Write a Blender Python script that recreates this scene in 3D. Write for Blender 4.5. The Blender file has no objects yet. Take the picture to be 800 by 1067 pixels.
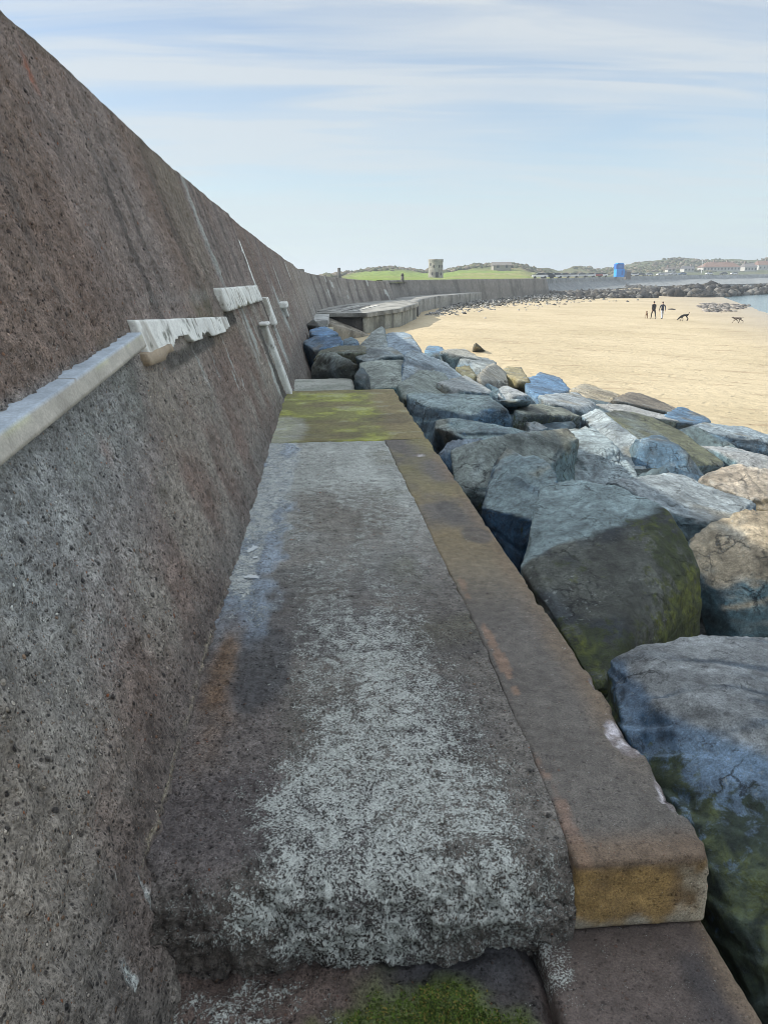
import bpy, bmesh, math, random
import numpy as np
from mathutils import Vector, Matrix

random.seed(7)
SC = bpy.context.scene
COL = SC.collection

# ------------------------------------------------------------------ camera
EYE = 1.55
FPX = 801.0
rho, pit, psi = math.radians(.67), math.atan(.3018), math.atan(.0767)
fH = np.array([math.sin(psi), math.cos(psi), 0.]); r0 = np.array([math.cos(psi), -math.sin(psi), 0.]); ez = np.array([0, 0, 1.])
FW = fH * math.cos(pit) - ez * math.sin(pit); U0 = fH * math.sin(pit) + ez * math.cos(pit)
RT = r0 * math.cos(rho) - U0 * math.sin(rho); UP = U0 * math.cos(rho) + r0 * math.sin(rho)
CAM = np.array([0, 0, EYE])
cam = bpy.data.objects.new('camera', bpy.data.cameras.new('camera')); COL.objects.link(cam)
M = Matrix.Identity(4)
for i in range(3):
    M[i][0], M[i][1], M[i][2], M[i][3] = RT[i], UP[i], -FW[i], CAM[i]
cam.matrix_world = M
cam.data.sensor_fit = 'VERTICAL'; cam.data.sensor_height = 24.0; cam.data.lens = 24.0 * FPX / 1067.0
cam.data.clip_start = 0.05; cam.data.clip_end = 20000
SC.camera = cam


def ray(px, py):
    return FW + RT * (px - 400) / FPX - UP * (py - 533.5) / FPX


def at_z(px, py, z):
    v = ray(px, py); return CAM + v * (z - EYE) / v[2]


def at_y(px, py, y):
    v = ray(px, py); return CAM + v * y / v[1]


# ------------------------------------------------------------------ noise (numpy)
def _hash(ix, iy, iz, seed):
    h = (ix.astype(np.int64) * 374761393 + iy.astype(np.int64) * 668265263 + iz.astype(np.int64) * 2147483647 + seed * 1274126177) & 0xFFFFFFFF
    h = ((h ^ (h >> 13)) * 1274126177) & 0xFFFFFFFF
    h = ((h ^ (h >> 16)) * 2246822519) & 0xFFFFFFFF
    return ((h ^ (h >> 15)) & 0xFFFFFF) / float(0xFFFFFF)


def vnoise(p, seed=0):
    p = np.asarray(p, float); i = np.floor(p); f = p - i; f = f * f * f * (f * (f * 6 - 15) + 10); i = i.astype(np.int64)
    x, y, z = i[:, 0], i[:, 1], i[:, 2]; r = 0
    for dx in (0, 1):
        wx = f[:, 0] if dx else 1 - f[:, 0]
        for dy in (0, 1):
            wy = f[:, 1] if dy else 1 - f[:, 1]
            for dz in (0, 1):
                wz = f[:, 2] if dz else 1 - f[:, 2]
                r = r + wx * wy * wz * _hash(x + dx, y + dy, z + dz, seed)
    return r * 2 - 1


def fbm(p, octs=4, seed=0, gain=.5, lac=2.03):
    p = np.asarray(p, float); a, r, t = 1., 0, 0
    for k in range(octs):
        r = r + a * vnoise(p * lac ** k + 17.3 * k, seed + k); t += a; a *= gain
    return r / t


def ridged(p, octs=3, seed=0):
    a, r, t = 1., 0, 0
    for k in range(octs):
        r = r + a * (1 - 2 * np.abs(vnoise(p * 2.1 ** k + 9.1 * k, seed + k))); t += a; a *= .5
    return r / t


def sstep(a, b, x):
    t = np.clip((x - a) / (b - a), 0, 1); return t * t * (3 - 2 * t)


def P3(*a):
    return np.stack(np.broadcast_arrays(*[np.asarray(q, float) for q in a]), axis=1)


# ------------------------------------------------------------------ object helpers
def link(name, me, mat=None, parent=None, smooth=True, shade=None):
    o = bpy.data.objects.new(name, me); COL.objects.link(o)
    if mat: me.materials.append(mat)
    if parent: o.parent = parent
    if smooth:
        me.polygons.foreach_set('use_smooth', [True] * len(me.polygons))
    return o


def mesh(name, v, f):
    me = bpy.data.meshes.new(name)
    if isinstance(v, np.ndarray) and isinstance(f, np.ndarray):
        n, k = f.shape
        me.vertices.add(len(v)); me.vertices.foreach_set('co', v.astype(np.float32).ravel())
        me.loops.add(n * k); me.loops.foreach_set('vertex_index', f.astype(np.int32).ravel())
        me.polygons.add(n); me.polygons.foreach_set('loop_start', np.arange(0, n * k, k, dtype=np.int32))
        me.update(calc_edges=True); me.validate()
    else:
        me.from_pydata([tuple(map(float, q)) for q in v], [], [tuple(map(int, q)) for q in f]); me.update()
    return me


def attr(me, name, vals):
    vals = np.asarray(vals, np.float32)
    if vals.ndim == 1:
        a = me.attributes.new(name, 'FLOAT', 'POINT'); a.data.foreach_set('value', vals)
    else:
        c = np.ones((len(vals), 4), np.float32); c[:, :3] = vals
        a = me.attributes.new(name, 'FLOAT_COLOR', 'POINT'); a.data.foreach_set('color', c.ravel())


def tag(o, label=None, cat=None, group=None, kind=None):
    if label: o['label'] = label
    if cat: o['category'] = cat
    if group: o['group'] = group
    if kind: o['kind'] = kind
    return o


def empty(name, loc=(0, 0, 0), rz=0, parent=None):
    o = bpy.data.objects.new(name, None); COL.objects.link(o); o.location = [float(q) for q in loc]; o.rotation_euler = (0, 0, rz)
    o.empty_display_size = .2
    if parent: o.parent = parent
    return o


def gridmesh(name, pts):          # pts: (n,m,3)
    n, m, _ = pts.shape
    idx = np.arange(n * m).reshape(n, m)
    f = np.stack([idx[:-1, :-1], idx[1:, :-1], idx[1:, 1:], idx[:-1, 1:]], axis=-1).reshape(-1, 4)
    return mesh(name, pts.reshape(-1, 3), f)


def boxgrid(xs, ys, zs):
    """closed box surface on the given coordinate lines -> verts, quads"""
    vid = {}; V = []; Fc = []
    def g(i, j, k):
        q = (i, j, k)
        if q not in vid: vid[q] = len(V); V.append((xs[i], ys[j], zs[k]))
        return vid[q]
    nx, ny, nz = len(xs) - 1, len(ys) - 1, len(zs) - 1
    for i in range(nx):
        for j in range(ny):
            Fc.append((g(i, j, 0), g(i, j + 1, 0), g(i + 1, j + 1, 0), g(i + 1, j, 0)))
            Fc.append((g(i, j, nz), g(i + 1, j, nz), g(i + 1, j + 1, nz), g(i, j + 1, nz)))
    for i in range(nx):
        for k in range(nz):
            Fc.append((g(i, 0, k), g(i + 1, 0, k), g(i + 1, 0, k + 1), g(i, 0, k + 1)))
            Fc.append((g(i, ny, k), g(i, ny, k + 1), g(i + 1, ny, k + 1), g(i + 1, ny, k)))
    for j in range(ny):
        for k in range(nz):
            Fc.append((g(0, j, k), g(0, j, k + 1), g(0, j + 1, k + 1), g(0, j + 1, k)))
            Fc.append((g(nx, j, k), g(nx, j + 1, k), g(nx, j + 1, k + 1), g(nx, j, k + 1)))
    return np.array(V, float), np.array(Fc, int)


def lines(a, b, step):
    return np.linspace(a, b, max(2, int(math.ceil((b - a) / step)) + 1))


def vnorm(v, f):
    n = np.zeros_like(v)
    if f.shape[1] == 4: fn = np.cross(v[f[:, 2]] - v[f[:, 0]], v[f[:, 3]] - v[f[:, 1]])
    else: fn = np.cross(v[f[:, 1]] - v[f[:, 0]], v[f[:, 2]] - v[f[:, 0]])
    for k in range(f.shape[1]): np.add.at(n, f[:, k], fn)
    return n / np.maximum(np.linalg.norm(n, axis=1, keepdims=True), 1e-12)


def roundbox(v, r):
    """pull a boxgrid's verts onto a box with rounded edges"""
    lo, hi = v.min(0), v.max(0); r = min(r, .49 * (hi - lo).min())
    c = np.clip(v, lo + r, hi - r); d = v - c; l = np.linalg.norm(d, axis=1, keepdims=True)
    return np.where(l > 1e-9, c + d / np.maximum(l, 1e-9) * r, v)


def tri_box(bm, x0, x1, y0, y1, z0, z1):
    vs = [bm.verts.new(q) for q in ((x0, y0, z0), (x1, y0, z0), (x1, y1, z0), (x0, y1, z0), (x0, y0, z1), (x1, y0, z1), (x1, y1, z1), (x0, y1, z1))]
    for q in ((3, 2, 1, 0), (4, 5, 6, 7), (0, 1, 5, 4), (1, 2, 6, 5), (2, 3, 7, 6), (3, 0, 4, 7)): bm.faces.new([vs[i] for i in q])


def bm_obj(name, bm, mat, parent=None, smooth=False, bevel=0):
    if bevel: bmesh.ops.bevel(bm, geom=list(bm.edges), offset=bevel, segments=2, affect='EDGES', profile=.5)
    me = bpy.data.meshes.new(name); bmesh.ops.recalc_face_normals(bm, faces=bm.faces[:]); bm.to_mesh(me); bm.free()
    return link(name, me, mat, parent, smooth)


def box_obj(name, b, mat, parent=None, bevel=.01):
    bm = bmesh.new(); tri_box(bm, *b); return bm_obj(name, bm, mat, parent, False, bevel)


def cyl_obj(name, p, r0_, r1_, h, mat, parent=None, n=16):
    bm = bmesh.new(); bmesh.ops.create_cone(bm, cap_ends=True, segments=n, radius1=r0_, radius2=r1_, depth=h, matrix=Matrix.Translation((p[0], p[1], p[2] + h / 2)))
    return bm_obj(name, bm, mat, parent, n > 8)


# ------------------------------------------------------------------ materials
class NT:
    def __init__(s, name):
        s.m = bpy.data.materials.new(name); s.m.use_nodes = True; s.t = s.m.node_tree; s.t.nodes.clear()
        s.out = s.n('ShaderNodeOutputMaterial'); s.b = s.n('ShaderNodeBsdfPrincipled'); s.l(s.b.outputs[0], s.out.inputs[0])
        s.co = s.n('ShaderNodeTexCoord').outputs['Object']
    def n(s, t, **k):
        q = s.t.nodes.new(t)
        for a, b in k.items(): setattr(q, a, b)
        return q
    def l(s, a, b): s.t.links.new(a, b)
    def put(s, v, sock):
        if isinstance(v, (int, float)): sock.default_value = v
        elif isinstance(v, tuple): sock.default_value = v if len(v) == len(sock.default_value) else (*v, 1)
        else: s.l(v, sock)
    def mth(s, op, a, b=0., c=None, clamp=False):
        q = s.n('ShaderNodeMath', operation=op, use_clamp=clamp); s.put(a, q.inputs[0]); s.put(b, q.inputs[1])
        if c is not None: s.put(c, q.inputs[2])
        return q.outputs[0]
    def mr(s, v, a, b, c=0., d=1., smooth=False):
        q = s.n('ShaderNodeMapRange'); q.interpolation_type = 'SMOOTHSTEP' if smooth else 'LINEAR'
        s.put(v, q.inputs[0]); s.put(a, q.inputs[1]); s.put(b, q.inputs[2]); s.put(c, q.inputs[3]); s.put(d, q.inputs[4]); return q.outputs[0]
    def mix(s, f, a, b, mode='MIX'):
        q = s.n('ShaderNodeMix', data_type='RGBA', blend_type=mode); s.put(f, q.inputs[0]); s.put(a, q.inputs[6]); s.put(b, q.inputs[7]); return q.outputs[2]
    def noise(s, sc, det=4., dist=0., co=None, rough=.55, col=False):
        q = s.n('ShaderNodeTexNoise'); q.inputs['Scale'].default_value = sc; q.inputs['Detail'].default_value = det; q.inputs['Distortion'].default_value = dist
        q.inputs['Roughness'].default_value = rough; s.l(co or s.co, q.inputs['Vector']); return q.outputs['Color' if col else 'Fac']
    def vor(s, sc, feat='F1', co=None, rnd=1.):
        q = s.n('ShaderNodeTexVoronoi', feature=feat); q.inputs['Scale'].default_value = sc; q.inputs['Randomness'].default_value = rnd
        s.l(co or s.co, q.inputs['Vector']); return q
    def at(s, name, what='Fac'):
        q = s.n('ShaderNodeAttribute', attribute_name=name); return q.outputs[what]
    def map(s, scale, rot=(0, 0, 0)):
        q = s.n('ShaderNodeMapping'); q.inputs['Scale'].default_value = scale; q.inputs['Rotation'].default_value = rot; s.l(s.co, q.inputs['Vector']); return q.outputs[0]
    def sep(s, col):
        q = s.n('ShaderNodeSeparateColor'); s.l(col, q.inputs[0]); return q.outputs
    def bump(s, h, dist, strength=1., prev=None):
        q = s.n('ShaderNodeBump'); q.inputs['Distance'].default_value = dist; q.inputs['Strength'].default_value = strength; s.put(h, q.inputs['Height'])
        if prev: s.l(prev, q.inputs['Normal'])
        return q.outputs[0]
    def done(s, col, rough=.85, nrm=None, spec=.4):
        s.put(col, s.b.inputs['Base Color']); s.put(rough, s.b.inputs['Roughness']); s.b.inputs['Specular IOR Level'].default_value = spec
        if nrm: s.l(nrm, s.b.inputs['Normal'])
        return s.m


def mat_concrete(name, agg=110., bd=.008, peb=1., lichcol=(.66, .70, .66), grain=1., rnd=True):
    """rough exposed-aggregate concrete: pebbles of two sizes set in a gritty matrix; tint / lich / wet come from the mesh"""
    s = NT(name); co = s.co
    n_big = s.noise(2.2, 5.); n_mid = s.noise(agg * .13, 6., .2, rough=.62); n_fine = s.noise(agg * 1.1, 5., 0, co, .75)
    t = s.at('tint', 'Color')
    k = s.mth('MULTIPLY', s.mr(n_fine, .3, .7, 1 - .62 * grain, 1 + .75 * grain), s.mr(n_mid, .3, .7, 1 - .42 * grain, 1 + .45 * grain))
    k = s.mth('MULTIPLY', k, s.mr(n_big, .3, .7, .8, 1.2))
    k = s.mth('MULTIPLY', k, 1.12); c = s.mix(1., t, k, 'MULTIPLY'); h = s.mth('MULTIPLY', n_fine, .45)
    if peb:
        for sc, pres, r_ in ((agg * 1.9, .25, .38), (agg * .85, .28, .42), (agg * .42, .74, .40)):
            v = s.vor(sc, 'F1', co); vc = s.sep(v.outputs['Color'])
            on = s.mr(vc[0], pres, pres + .02); rr = s.mr(vc[2], 0, 1, r_ * .45, r_); d = s.mth('DIVIDE', v.outputs['Distance'], rr)
            m = s.mth('MULTIPLY', s.mr(d, .86, 1.0, 1, 0), on); rim = s.mth('MULTIPLY', s.mth('MULTIPLY', s.mr(d, .85, 1.05), s.mr(d, 1.15, 1.6, 1, 0)), on)
            q = s.n('ShaderNodeValToRGB'); e = q.color_ramp; e.interpolation = 'CONSTANT'; s.l(vc[1], q.inputs[0])
            stops = [(0, (.20, .20, .22)), (.16, (.40, .39, .40)), (.34, (.75, .72, .69)), (.52, (1.15, 1.1, 1.05)), (.68, (1.5, 1.42, 1.32)), (.80, (1.2, .82, .58)), (.86, (2.0, 1.98, 1.9)), (.95, (2.9, 2.9, 2.85)), (.985, (1.7, .75, .42))]
            e.elements[0].position = 0; e.elements[0].color = (*stops[0][1], 1); e.elements[1].position = stops[1][0]; e.elements[1].color = (*stops[1][1], 1)
            for p_, cc in stops[2:]: el = e.elements.new(p_); el.color = (*cc, 1)
            c = s.mix(s.mth('MULTIPLY', m, min(1, .9 * peb)), c, s.mix(1., t, q.outputs[0], 'MULTIPLY')); c = s.mix(s.mth('MULTIPLY', rim, .55 * peb), c, s.mix(1., t, (.30, .29, .29), 'MULTIPLY'))
            h = s.mth('ADD', h, s.mth('MULTIPLY', s.mth('MULTIPLY', s.mr(d, 0, 1.05, 1, 0, True), on), .55 * agg * .85 / sc))
    ln = s.mth('ADD', s.mth('MULTIPLY', s.noise(agg * 1.15, 6., .4, co, .70), .70), s.mth('MULTIPLY', s.noise(agg * .16, 5., .6, co), .30))
    li = s.at('lich'); th = s.mr(li, 0, 1, .63, .44)
    lm = s.mth('MULTIPLY', s.mr(s.mth('SUBTRACT', ln, th), 0, .05), s.mr(li, .0, .06))
    c = s.mix(s.mth('MULTIPLY', lm, .85), c, s.mix(s.mr(n_fine, .35, .65), tuple(q * .55 for q in lichcol), lichcol))
    w = s.at('wet')
    h = s.mth('ADD', h, s.mth('MULTIPLY', lm, .3))
    nb = s.bump(h, bd, 1.); nb = s.bump(n_mid, bd * 2.0, .7, nb)
    return s.done(c, s.mr(w, 0, 1, .88, .16), nb, .45)


def mat_rock(name):
    s = NT(name); t = s.at('tint', 'Color'); n1 = s.noise(3.1, 8., .6, rough=.66); n2 = s.noise(17, 9., .3, rough=.74); n3 = s.noise(150, 4., rough=.75)
    k = s.mth('MULTIPLY', s.mr(n1, .32, .68, .5, 1.5), s.mth('MULTIPLY', s.mr(n2, .32, .68, .42, 1.6), s.mr(n3, .3, .7, .6, 1.4)))
    c = s.mix(1., t, k, 'MULTIPLY')
    wco = s.mix(.30, s.co, s.noise(3.4, 7., col=True, rough=.65), 'ADD')
    crm = 0.
    for sc, wd, lo in ((2.3, .018, .47), (7.5, .035, .52)):          # cracks of two sizes, each only in places
        cr = s.vor(sc, 'DISTANCE_TO_EDGE', wco).outputs['Distance']; m = s.mth('MULTIPLY', s.mr(cr, .0, wd, 1, 0), s.mr(s.noise(1.9 + sc * .3, 3.), lo, lo + .10)); crm = s.mth('MAXIMUM', crm, m)
    c = s.mix(s.mth('MULTIPLY', crm, .85), c, (.018, .022, .026))
    fl = s.mr(s.noise(44, 6., .6, rough=.74), .58, .64); fp = s.mr(s.noise(2.7, 4.), .40, .62); c = s.mix(s.mth('MULTIPLY', s.mth('MULTIPLY', fl, fp), .62), c, (.46, .51, .50))
    dk = s.mr(s.noise(30, 7., .3, rough=.74), .58, .66); c = s.mix(s.mth('MULTIPLY', dk, .62), c, (.030, .036, .040))
    al = s.at('algae'); an = s.noise(13, 8., .4, rough=.74)
    am = s.mth('MULTIPLY', s.mr(s.mth('SUBTRACT', an, s.mr(al, 0, 1, .72, .30)), 0, .12), s.mr(al, 0, .05))
    ac = s.mix(s.mr(n2, .36, .62), (.022, .032, .012), s.mix(s.mr(s.noise(4.2, 4.), .47, .62), (.070, .095, .026), (.20, .23, .035)))
    c = s.mix(s.mth('MULTIPLY', am, .85), c, ac)
    h = s.mth('ADD', s.mth('MULTIPLY', n2, 1.0), s.mth('ADD', s.mth('MULTIPLY', n3, .16), s.mth('MULTIPLY', crm, -.35)))
    nb = s.bump(h, .045, 1.); nb = s.bump(s.noise(52, 8., .2, rough=.78), .012, 1., nb)
    return s.done(c, s.mr(n2, .3, .7, .5, .82), nb, .4)


def mat_plain(name, col, var=.25, sc=6., rough=.8, bump=.0, spec=.3, metal=0):
    s = NT(name); n = s.noise(sc, 5.); c = s.mix(1., col, s.mr(n, .3, .7, 1 - var, 1 + var), 'MULTIPLY')
    s.b.inputs['Metallic'].default_value = metal
    return s.done(c, rough, s.bump(n, bump) if bump else None, spec)


MAT_WALL = mat_concrete('weathered_wall', 88., .015, 1.1)
MAT_SLAB = mat_concrete('lichen_slab', 105., .010, .85)
MAT_KERB = mat_concrete('old_kerb', 150., .004, .45, grain=.7)
MAT_LEDGE = mat_concrete('pale_ledge', 90., .0012, 0, grain=.35)
MAT_WHITE = mat_concrete('limewashed_concrete', 60., .0015, 0, grain=.3)
MAT_FAR = mat_concrete('distant_concrete', 6., .03, 0, grain=.4)
MAT_ROCK = mat_rock('armour_stone')


def shade_attrs(me, n, tint, lich=0., wet=0.):
    t = np.asarray(tint, float)
    if t.ndim == 1: t = np.tile(t, (n, 1))
    attr(me, 'tint', t); attr(me, 'lich', np.zeros(n) + lich); attr(me, 'wet', np.zeros(n) + wet)


def mixc(a, b, m):
    a = np.asarray(a, float); b = np.asarray(b, float); m = np.asarray(m)[:, None]
    return a * (1 - m) + b * m


# ------------------------------------------------------------------ world, sun
SUN_EL, SUN_AZ = math.radians(34), math.radians(8)       # from the land side (-X), a little ahead of the camera
sdir = Vector((-math.cos(SUN_EL) * math.cos(SUN_AZ), math.cos(SUN_EL) * math.sin(SUN_AZ), math.sin(SUN_EL)))
W = bpy.data.worlds.new('World'); SC.world = W; W.use_nodes = True
wt = W.node_tree; wt.nodes.clear()
wo = wt.nodes.new('ShaderNodeOutputWorld'); bg = wt.nodes.new('ShaderNodeBackground'); wt.links.new(bg.outputs[0], wo.inputs[0])
sky = wt.nodes.new('ShaderNodeTexSky'); sky.sky_type = 'NISHITA'; sky.sun_disc = False
sky.sun_elevation = SUN_EL; sky.sun_rotation = math.atan2(sdir.x, sdir.y); sky.air_density = 1.0; sky.dust_density = .6; sky.ozone_density = 1.6
bg.inputs['Strength'].default_value = .13


def wn(t, **k):
    q = wt.nodes.new(t)
    for a, b in k.items(): setattr(q, a, b)
    return q


tc = wn('ShaderNodeTexCoord'); sp = wn('ShaderNodeSeparateXYZ'); wt.links.new(tc.outputs['Generated'], sp.inputs[0])


def wm(op, a, b=0.):
    q = wn('ShaderNodeMath', operation=op)
    for v, i in ((a, 0), (b, 1)):
        if isinstance(v, (int, float)): q.inputs[i].default_value = v
        else: wt.links.new(v, q.inputs[i])
    return q.outputs[0]


zz = wm('MAXIMUM', sp.outputs[2], 0.0); den = wm('ADD', zz, .10)
cu = wm('DIVIDE', sp.outputs[0], den); cv = wm('DIVIDE', sp.outputs[1], den)
cx = wn('ShaderNodeCombineXYZ'); wt.links.new(cu, cx.inputs[0]); wt.links.new(cv, cx.inputs[1])


def cloud(scale, det, dist, lo, hi, rot=0., off=0.):
    mp = wn('ShaderNodeMapping'); mp.inputs['Scale'].default_value = scale; mp.inputs['Rotation'].default_value = (0, 0, rot); mp.inputs['Location'].default_value = (off, off * .7, 0)
    wt.links.new(cx.outputs[0], mp.inputs[0])
    nz = wn('ShaderNodeTexNoise'); nz.inputs['Scale'].default_value = 1; nz.inputs['Detail'].default_value = det; nz.inputs['Distortion'].default_value = dist; nz.inputs['Roughness'].default_value = .52
    wt.links.new(mp.outputs[0], nz.inputs['Vector'])
    mr = wn('ShaderNodeMapRange'); mr.interpolation_type = 'SMOOTHSTEP'; wt.links.new(nz.outputs[0], mr.inputs[0]); mr.inputs[1].default_value = lo; mr.inputs[2].default_value = hi
    return mr.outputs[0]


c1 = cloud((.40, 1.3, 1), 6, .5, .37, .60, -.14, 3.1); c2 = cloud((.75, 3.6, 1), 7, .9, .40, .63, -.08, 1.7)
cm = wm('MINIMUM', wm('ADD', wm('MULTIPLY', c1, .56), wm('ADD', wm('MULTIPLY', c2, .48), .12)), .93)
cm = wm('MULTIPLY', cm, wm('ADD', .72, wm('MULTIPLY', wm('MINIMUM', wm('MULTIPLY', zz, 3.2), 1.0), .28)))
# the cloud veil: pale and even low over the bay, boosted out of view overhead and round the sun as added fill light
dt = wn('ShaderNodeVectorMath', operation='DOT_PRODUCT'); wt.links.new(tc.outputs['Generated'], dt.inputs[0]); dt.inputs[1].default_value = sdir
glow = wm('POWER', wm('MAXIMUM', dt.outputs['Value'], 0.), 5.)
hi = wn('ShaderNodeMapRange'); hi.interpolation_type = 'SMOOTHSTEP'; wt.links.new(sp.outputs[2], hi.inputs[0]); hi.inputs[1].default_value = .28; hi.inputs[2].default_value = .75; hi.inputs[3].default_value = 1.; hi.inputs[4].default_value = 2.3
bri = wm('ADD', hi.outputs[0], wm('MULTIPLY', glow, 1.6))
ccol = wn('ShaderNodeVectorMath', operation='SCALE'); ccol.inputs[0].default_value = (2.80, 2.98, 3.12); wt.links.new(bri, ccol.inputs['Scale'])
mx = wn('ShaderNodeMix', data_type='RGBA'); veil = wn('ShaderNodeMix', data_type='RGBA', blend_type='MULTIPLY'); veil.inputs[0].default_value = 1.; wt.links.new(sky.outputs[0], veil.inputs[6]); veil.inputs[7].default_value = (.66, .64, .64, 1)
wt.links.new(cm, mx.inputs[0]); wt.links.new(veil.outputs[2], mx.inputs[6]); wt.links.new(ccol.outputs[0], mx.inputs[7])
# thin sea haze along the horizon
hz = wm('POWER', 2.718, wm('MULTIPLY', zz, -13.)); hm = wn('ShaderNodeMix', data_type='RGBA'); wt.links.new(wm('MULTIPLY', hz, .85), hm.inputs[0]); wt.links.new(mx.outputs[2], hm.inputs[6]); hm.inputs[7].default_value = (2.05, 2.92, 3.30, 1)
wt.links.new(hm.outputs[2], bg.inputs[0])

sl = bpy.data.lights.new('sun', 'SUN'); sl.energy = 3.8; sl.angle = math.radians(.6); sl.color = (1, .93, .82)
so = bpy.data.objects.new('sun', sl); COL.objects.link(so); so.rotation_euler = sdir.to_track_quat('Z', 'Y').to_euler(); so.location = (-20, 5, 30)

vs = SC.view_settings; vs.view_transform = 'Standard'; vs.look = 'None'; vs.gamma = 1; vs.use_curve_mapping = False; vs.exposure = .95
SC.cycles.use_denoising = True; SC.cycles.pixel_filter_type = 'BLACKMAN_HARRIS'; SC.cycles.filter_width = .85; SC.cycles.denoising_input_passes = 'RGB_ALBEDO_NORMAL'; SC.cycles.denoising_prefilter = 'ACCURATE'
SC.cycles.max_bounces = 6

# ------------------------------------------------------------------ beach, sea


def sand_z(X, Y):
    xs = np.where(Y < 250, 57 + .45 * (Y - 95), 127 + .55 * (Y - 250)); xs = np.maximum(xs, 30)
    zl = np.where(Y < 150, -1.6, -1.6 + 1.1 * sstep(150, 560, Y))
    t = (X - 8) / np.maximum(xs - 8, 5)
    t = np.where(t > 0, t, 0)
    return zl + (-3.3 - zl) * t


def mk_sand():
    g = lambda n, a, b, p: a + (b - a) * np.linspace(0, 1, n) ** p
    ys = np.concatenate([g(40, -60, 8, 1), g(150, 8.3, 140, 1.25)[0:], g(90, 143, 1200, 1.8), [2000, 4000, 9000]])
    xs = np.concatenate([[-9000, -3000, -800, -200, -60], g(12, -20, 0, 1), g(120, .4, 90, 1.25), g(60, 93, 600, 1.6), [900, 2000, 9000]])
    X, Y = np.meshgrid(xs, ys, indexing='ij'); x, y = X.ravel(), Y.ravel()
    z = sand_z(x, y)
    near = sstep(160, 60, y)
    z = z + .05 * fbm(P3(x * .25, y * .25, 0), 3, 4) * near + .02 * fbm(P3(x * 1.1, y * 1.1, 0), 3, 9) * near
    far = np.maximum(np.abs(x), np.abs(y)) > 1500
    z = np.where(far, np.minimum(z, -8), z); z = np.where(x < -8, np.minimum(z, -2.2), z)
    z = np.maximum(z, -14)
    me = gridmesh('beach_sand', np.stack([x, y, z], 1).reshape(len(xs), len(ys), 3)); me.flip_normals()
    s = NT('damp_sand'); n1 = s.noise(.09, 5.); n2 = s.noise(2.2, 6., .4, rough=.65); n3 = s.noise(25, 3.)
    c = s.mix(s.mr(n1, .35, .65), (.385, .32, .205), (.47, .395, .265)); c = s.mix(1., c, s.mr(n2, .3, .7, .86, 1.12), 'MULTIPLY')
    mp = s.map((.28, 1.5, 1)); dk = s.mr(s.noise(1.0, 6., .8, mp, .66), .55, .64)
    c = s.mix(s.mth('MULTIPLY', dk, .55), c, (.20, .14, .085))
    dk2 = s.mr(s.noise(4.2, 4., .2, s.map((.45, 1.6, 1)), .6), .66, .74); c = s.mix(s.mth('MULTIPLY', dk2, .5), c, (.17, .12, .075))
    # paler wet margin low down by the sea
    sx = s.n('ShaderNodeSeparateXYZ'); s.l(s.co, sx.inputs[0]); wet = s.mr(sx.outputs[2], -2.75, -3.25)
    c = s.mix(s.mth('MULTIPLY', wet, .55), c, (.27, .225, .17))
    ft = s.vor(1.7, 'F1', s.mix(.3, s.map((1., 1.6, 1)), s.noise(.6, 3., col=True), 'ADD')); fd = s.mth('MULTIPLY', s.mr(ft.outputs['Distance'], .10, .22), s.mr(s.sep(ft.outputs['Color'])[0], .5, .52, 1, 1)); nb = s.bump(n2, .12, .8); nb = s.bump(fd, .05, .8, nb); nb = s.bump(n3, .01, .5, nb)
    s.done(c, s.mr(wet, 0, 1, .9, .35), nb, .3)
    o = link('beach_sand', me, s.m); o['kind'] = 'structure'


mk_sand()


def mk_sea():
    s = NT('sea_water'); n = s.noise(.8, 4., .3, s.map((.5, 1.3, 1)))
    s.done((.10, .17, .20), .12, s.bump(n, .12, .6), .5)
    bm = bmesh.new(); R = 9000
    vs_ = [bm.verts.new(q) for q in ((-R, -R, -3.28), (R, -R, -3.28), (R, R, -3.28), (-R, R, -3.28))]; bm.faces.new(vs_)
    o = bm_obj('sea_water', bm, s.m); o['kind'] = 'structure'


mk_sea()

# ------------------------------------------------------------------ the near sea wall
ZT = lambda Y: np.interp(Y, [-10, 3.5, 5, 8.5, 20, 42, 60, 82], [2.84, 2.82, 2.80, 2.63, 2.45, 2.36, 1.98, 1.38])
BAT = .33
PATH = np.array([(-.54, -5), (-.54, 46), (-.40, 52), (.1, 58), (1.3, 64), (3.6, 71.5), (6.9, 80), (7.6, 83.5)], float)


def path_pts(path, ds):
    """resample a polyline (rounded) -> positions, left normals, arclength"""
    seg = np.linalg.norm(np.diff(path, axis=0), axis=1); s = np.concatenate([[0], np.cumsum(seg)])
    sv = np.asarray(ds); p = np.stack([np.interp(sv, s, path[:, k]) for k in (0, 1)], 1)
    e = .4; a = np.stack([np.interp(sv - e, s, path[:, k]) for k in (0, 1)], 1); b = np.stack([np.interp(sv + e, s, path[:, k]) for k in (0, 1)], 1)
    t = b - a; t /= np.linalg.norm(t, axis=1, keepdims=True); return p, np.stack([t[:, 1], -t[:, 0]], 1), s[-1]   # normal towards the sea (right)


JOINTS = [8.55, 12.55, 16.6, 20.7, 24.8, 29, 33.2, 37.4, 41.6, 45.8, 50, 54.2, 58.4, 62.6, 66.8, 71, 75.2, 79.4, 83.6]


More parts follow.
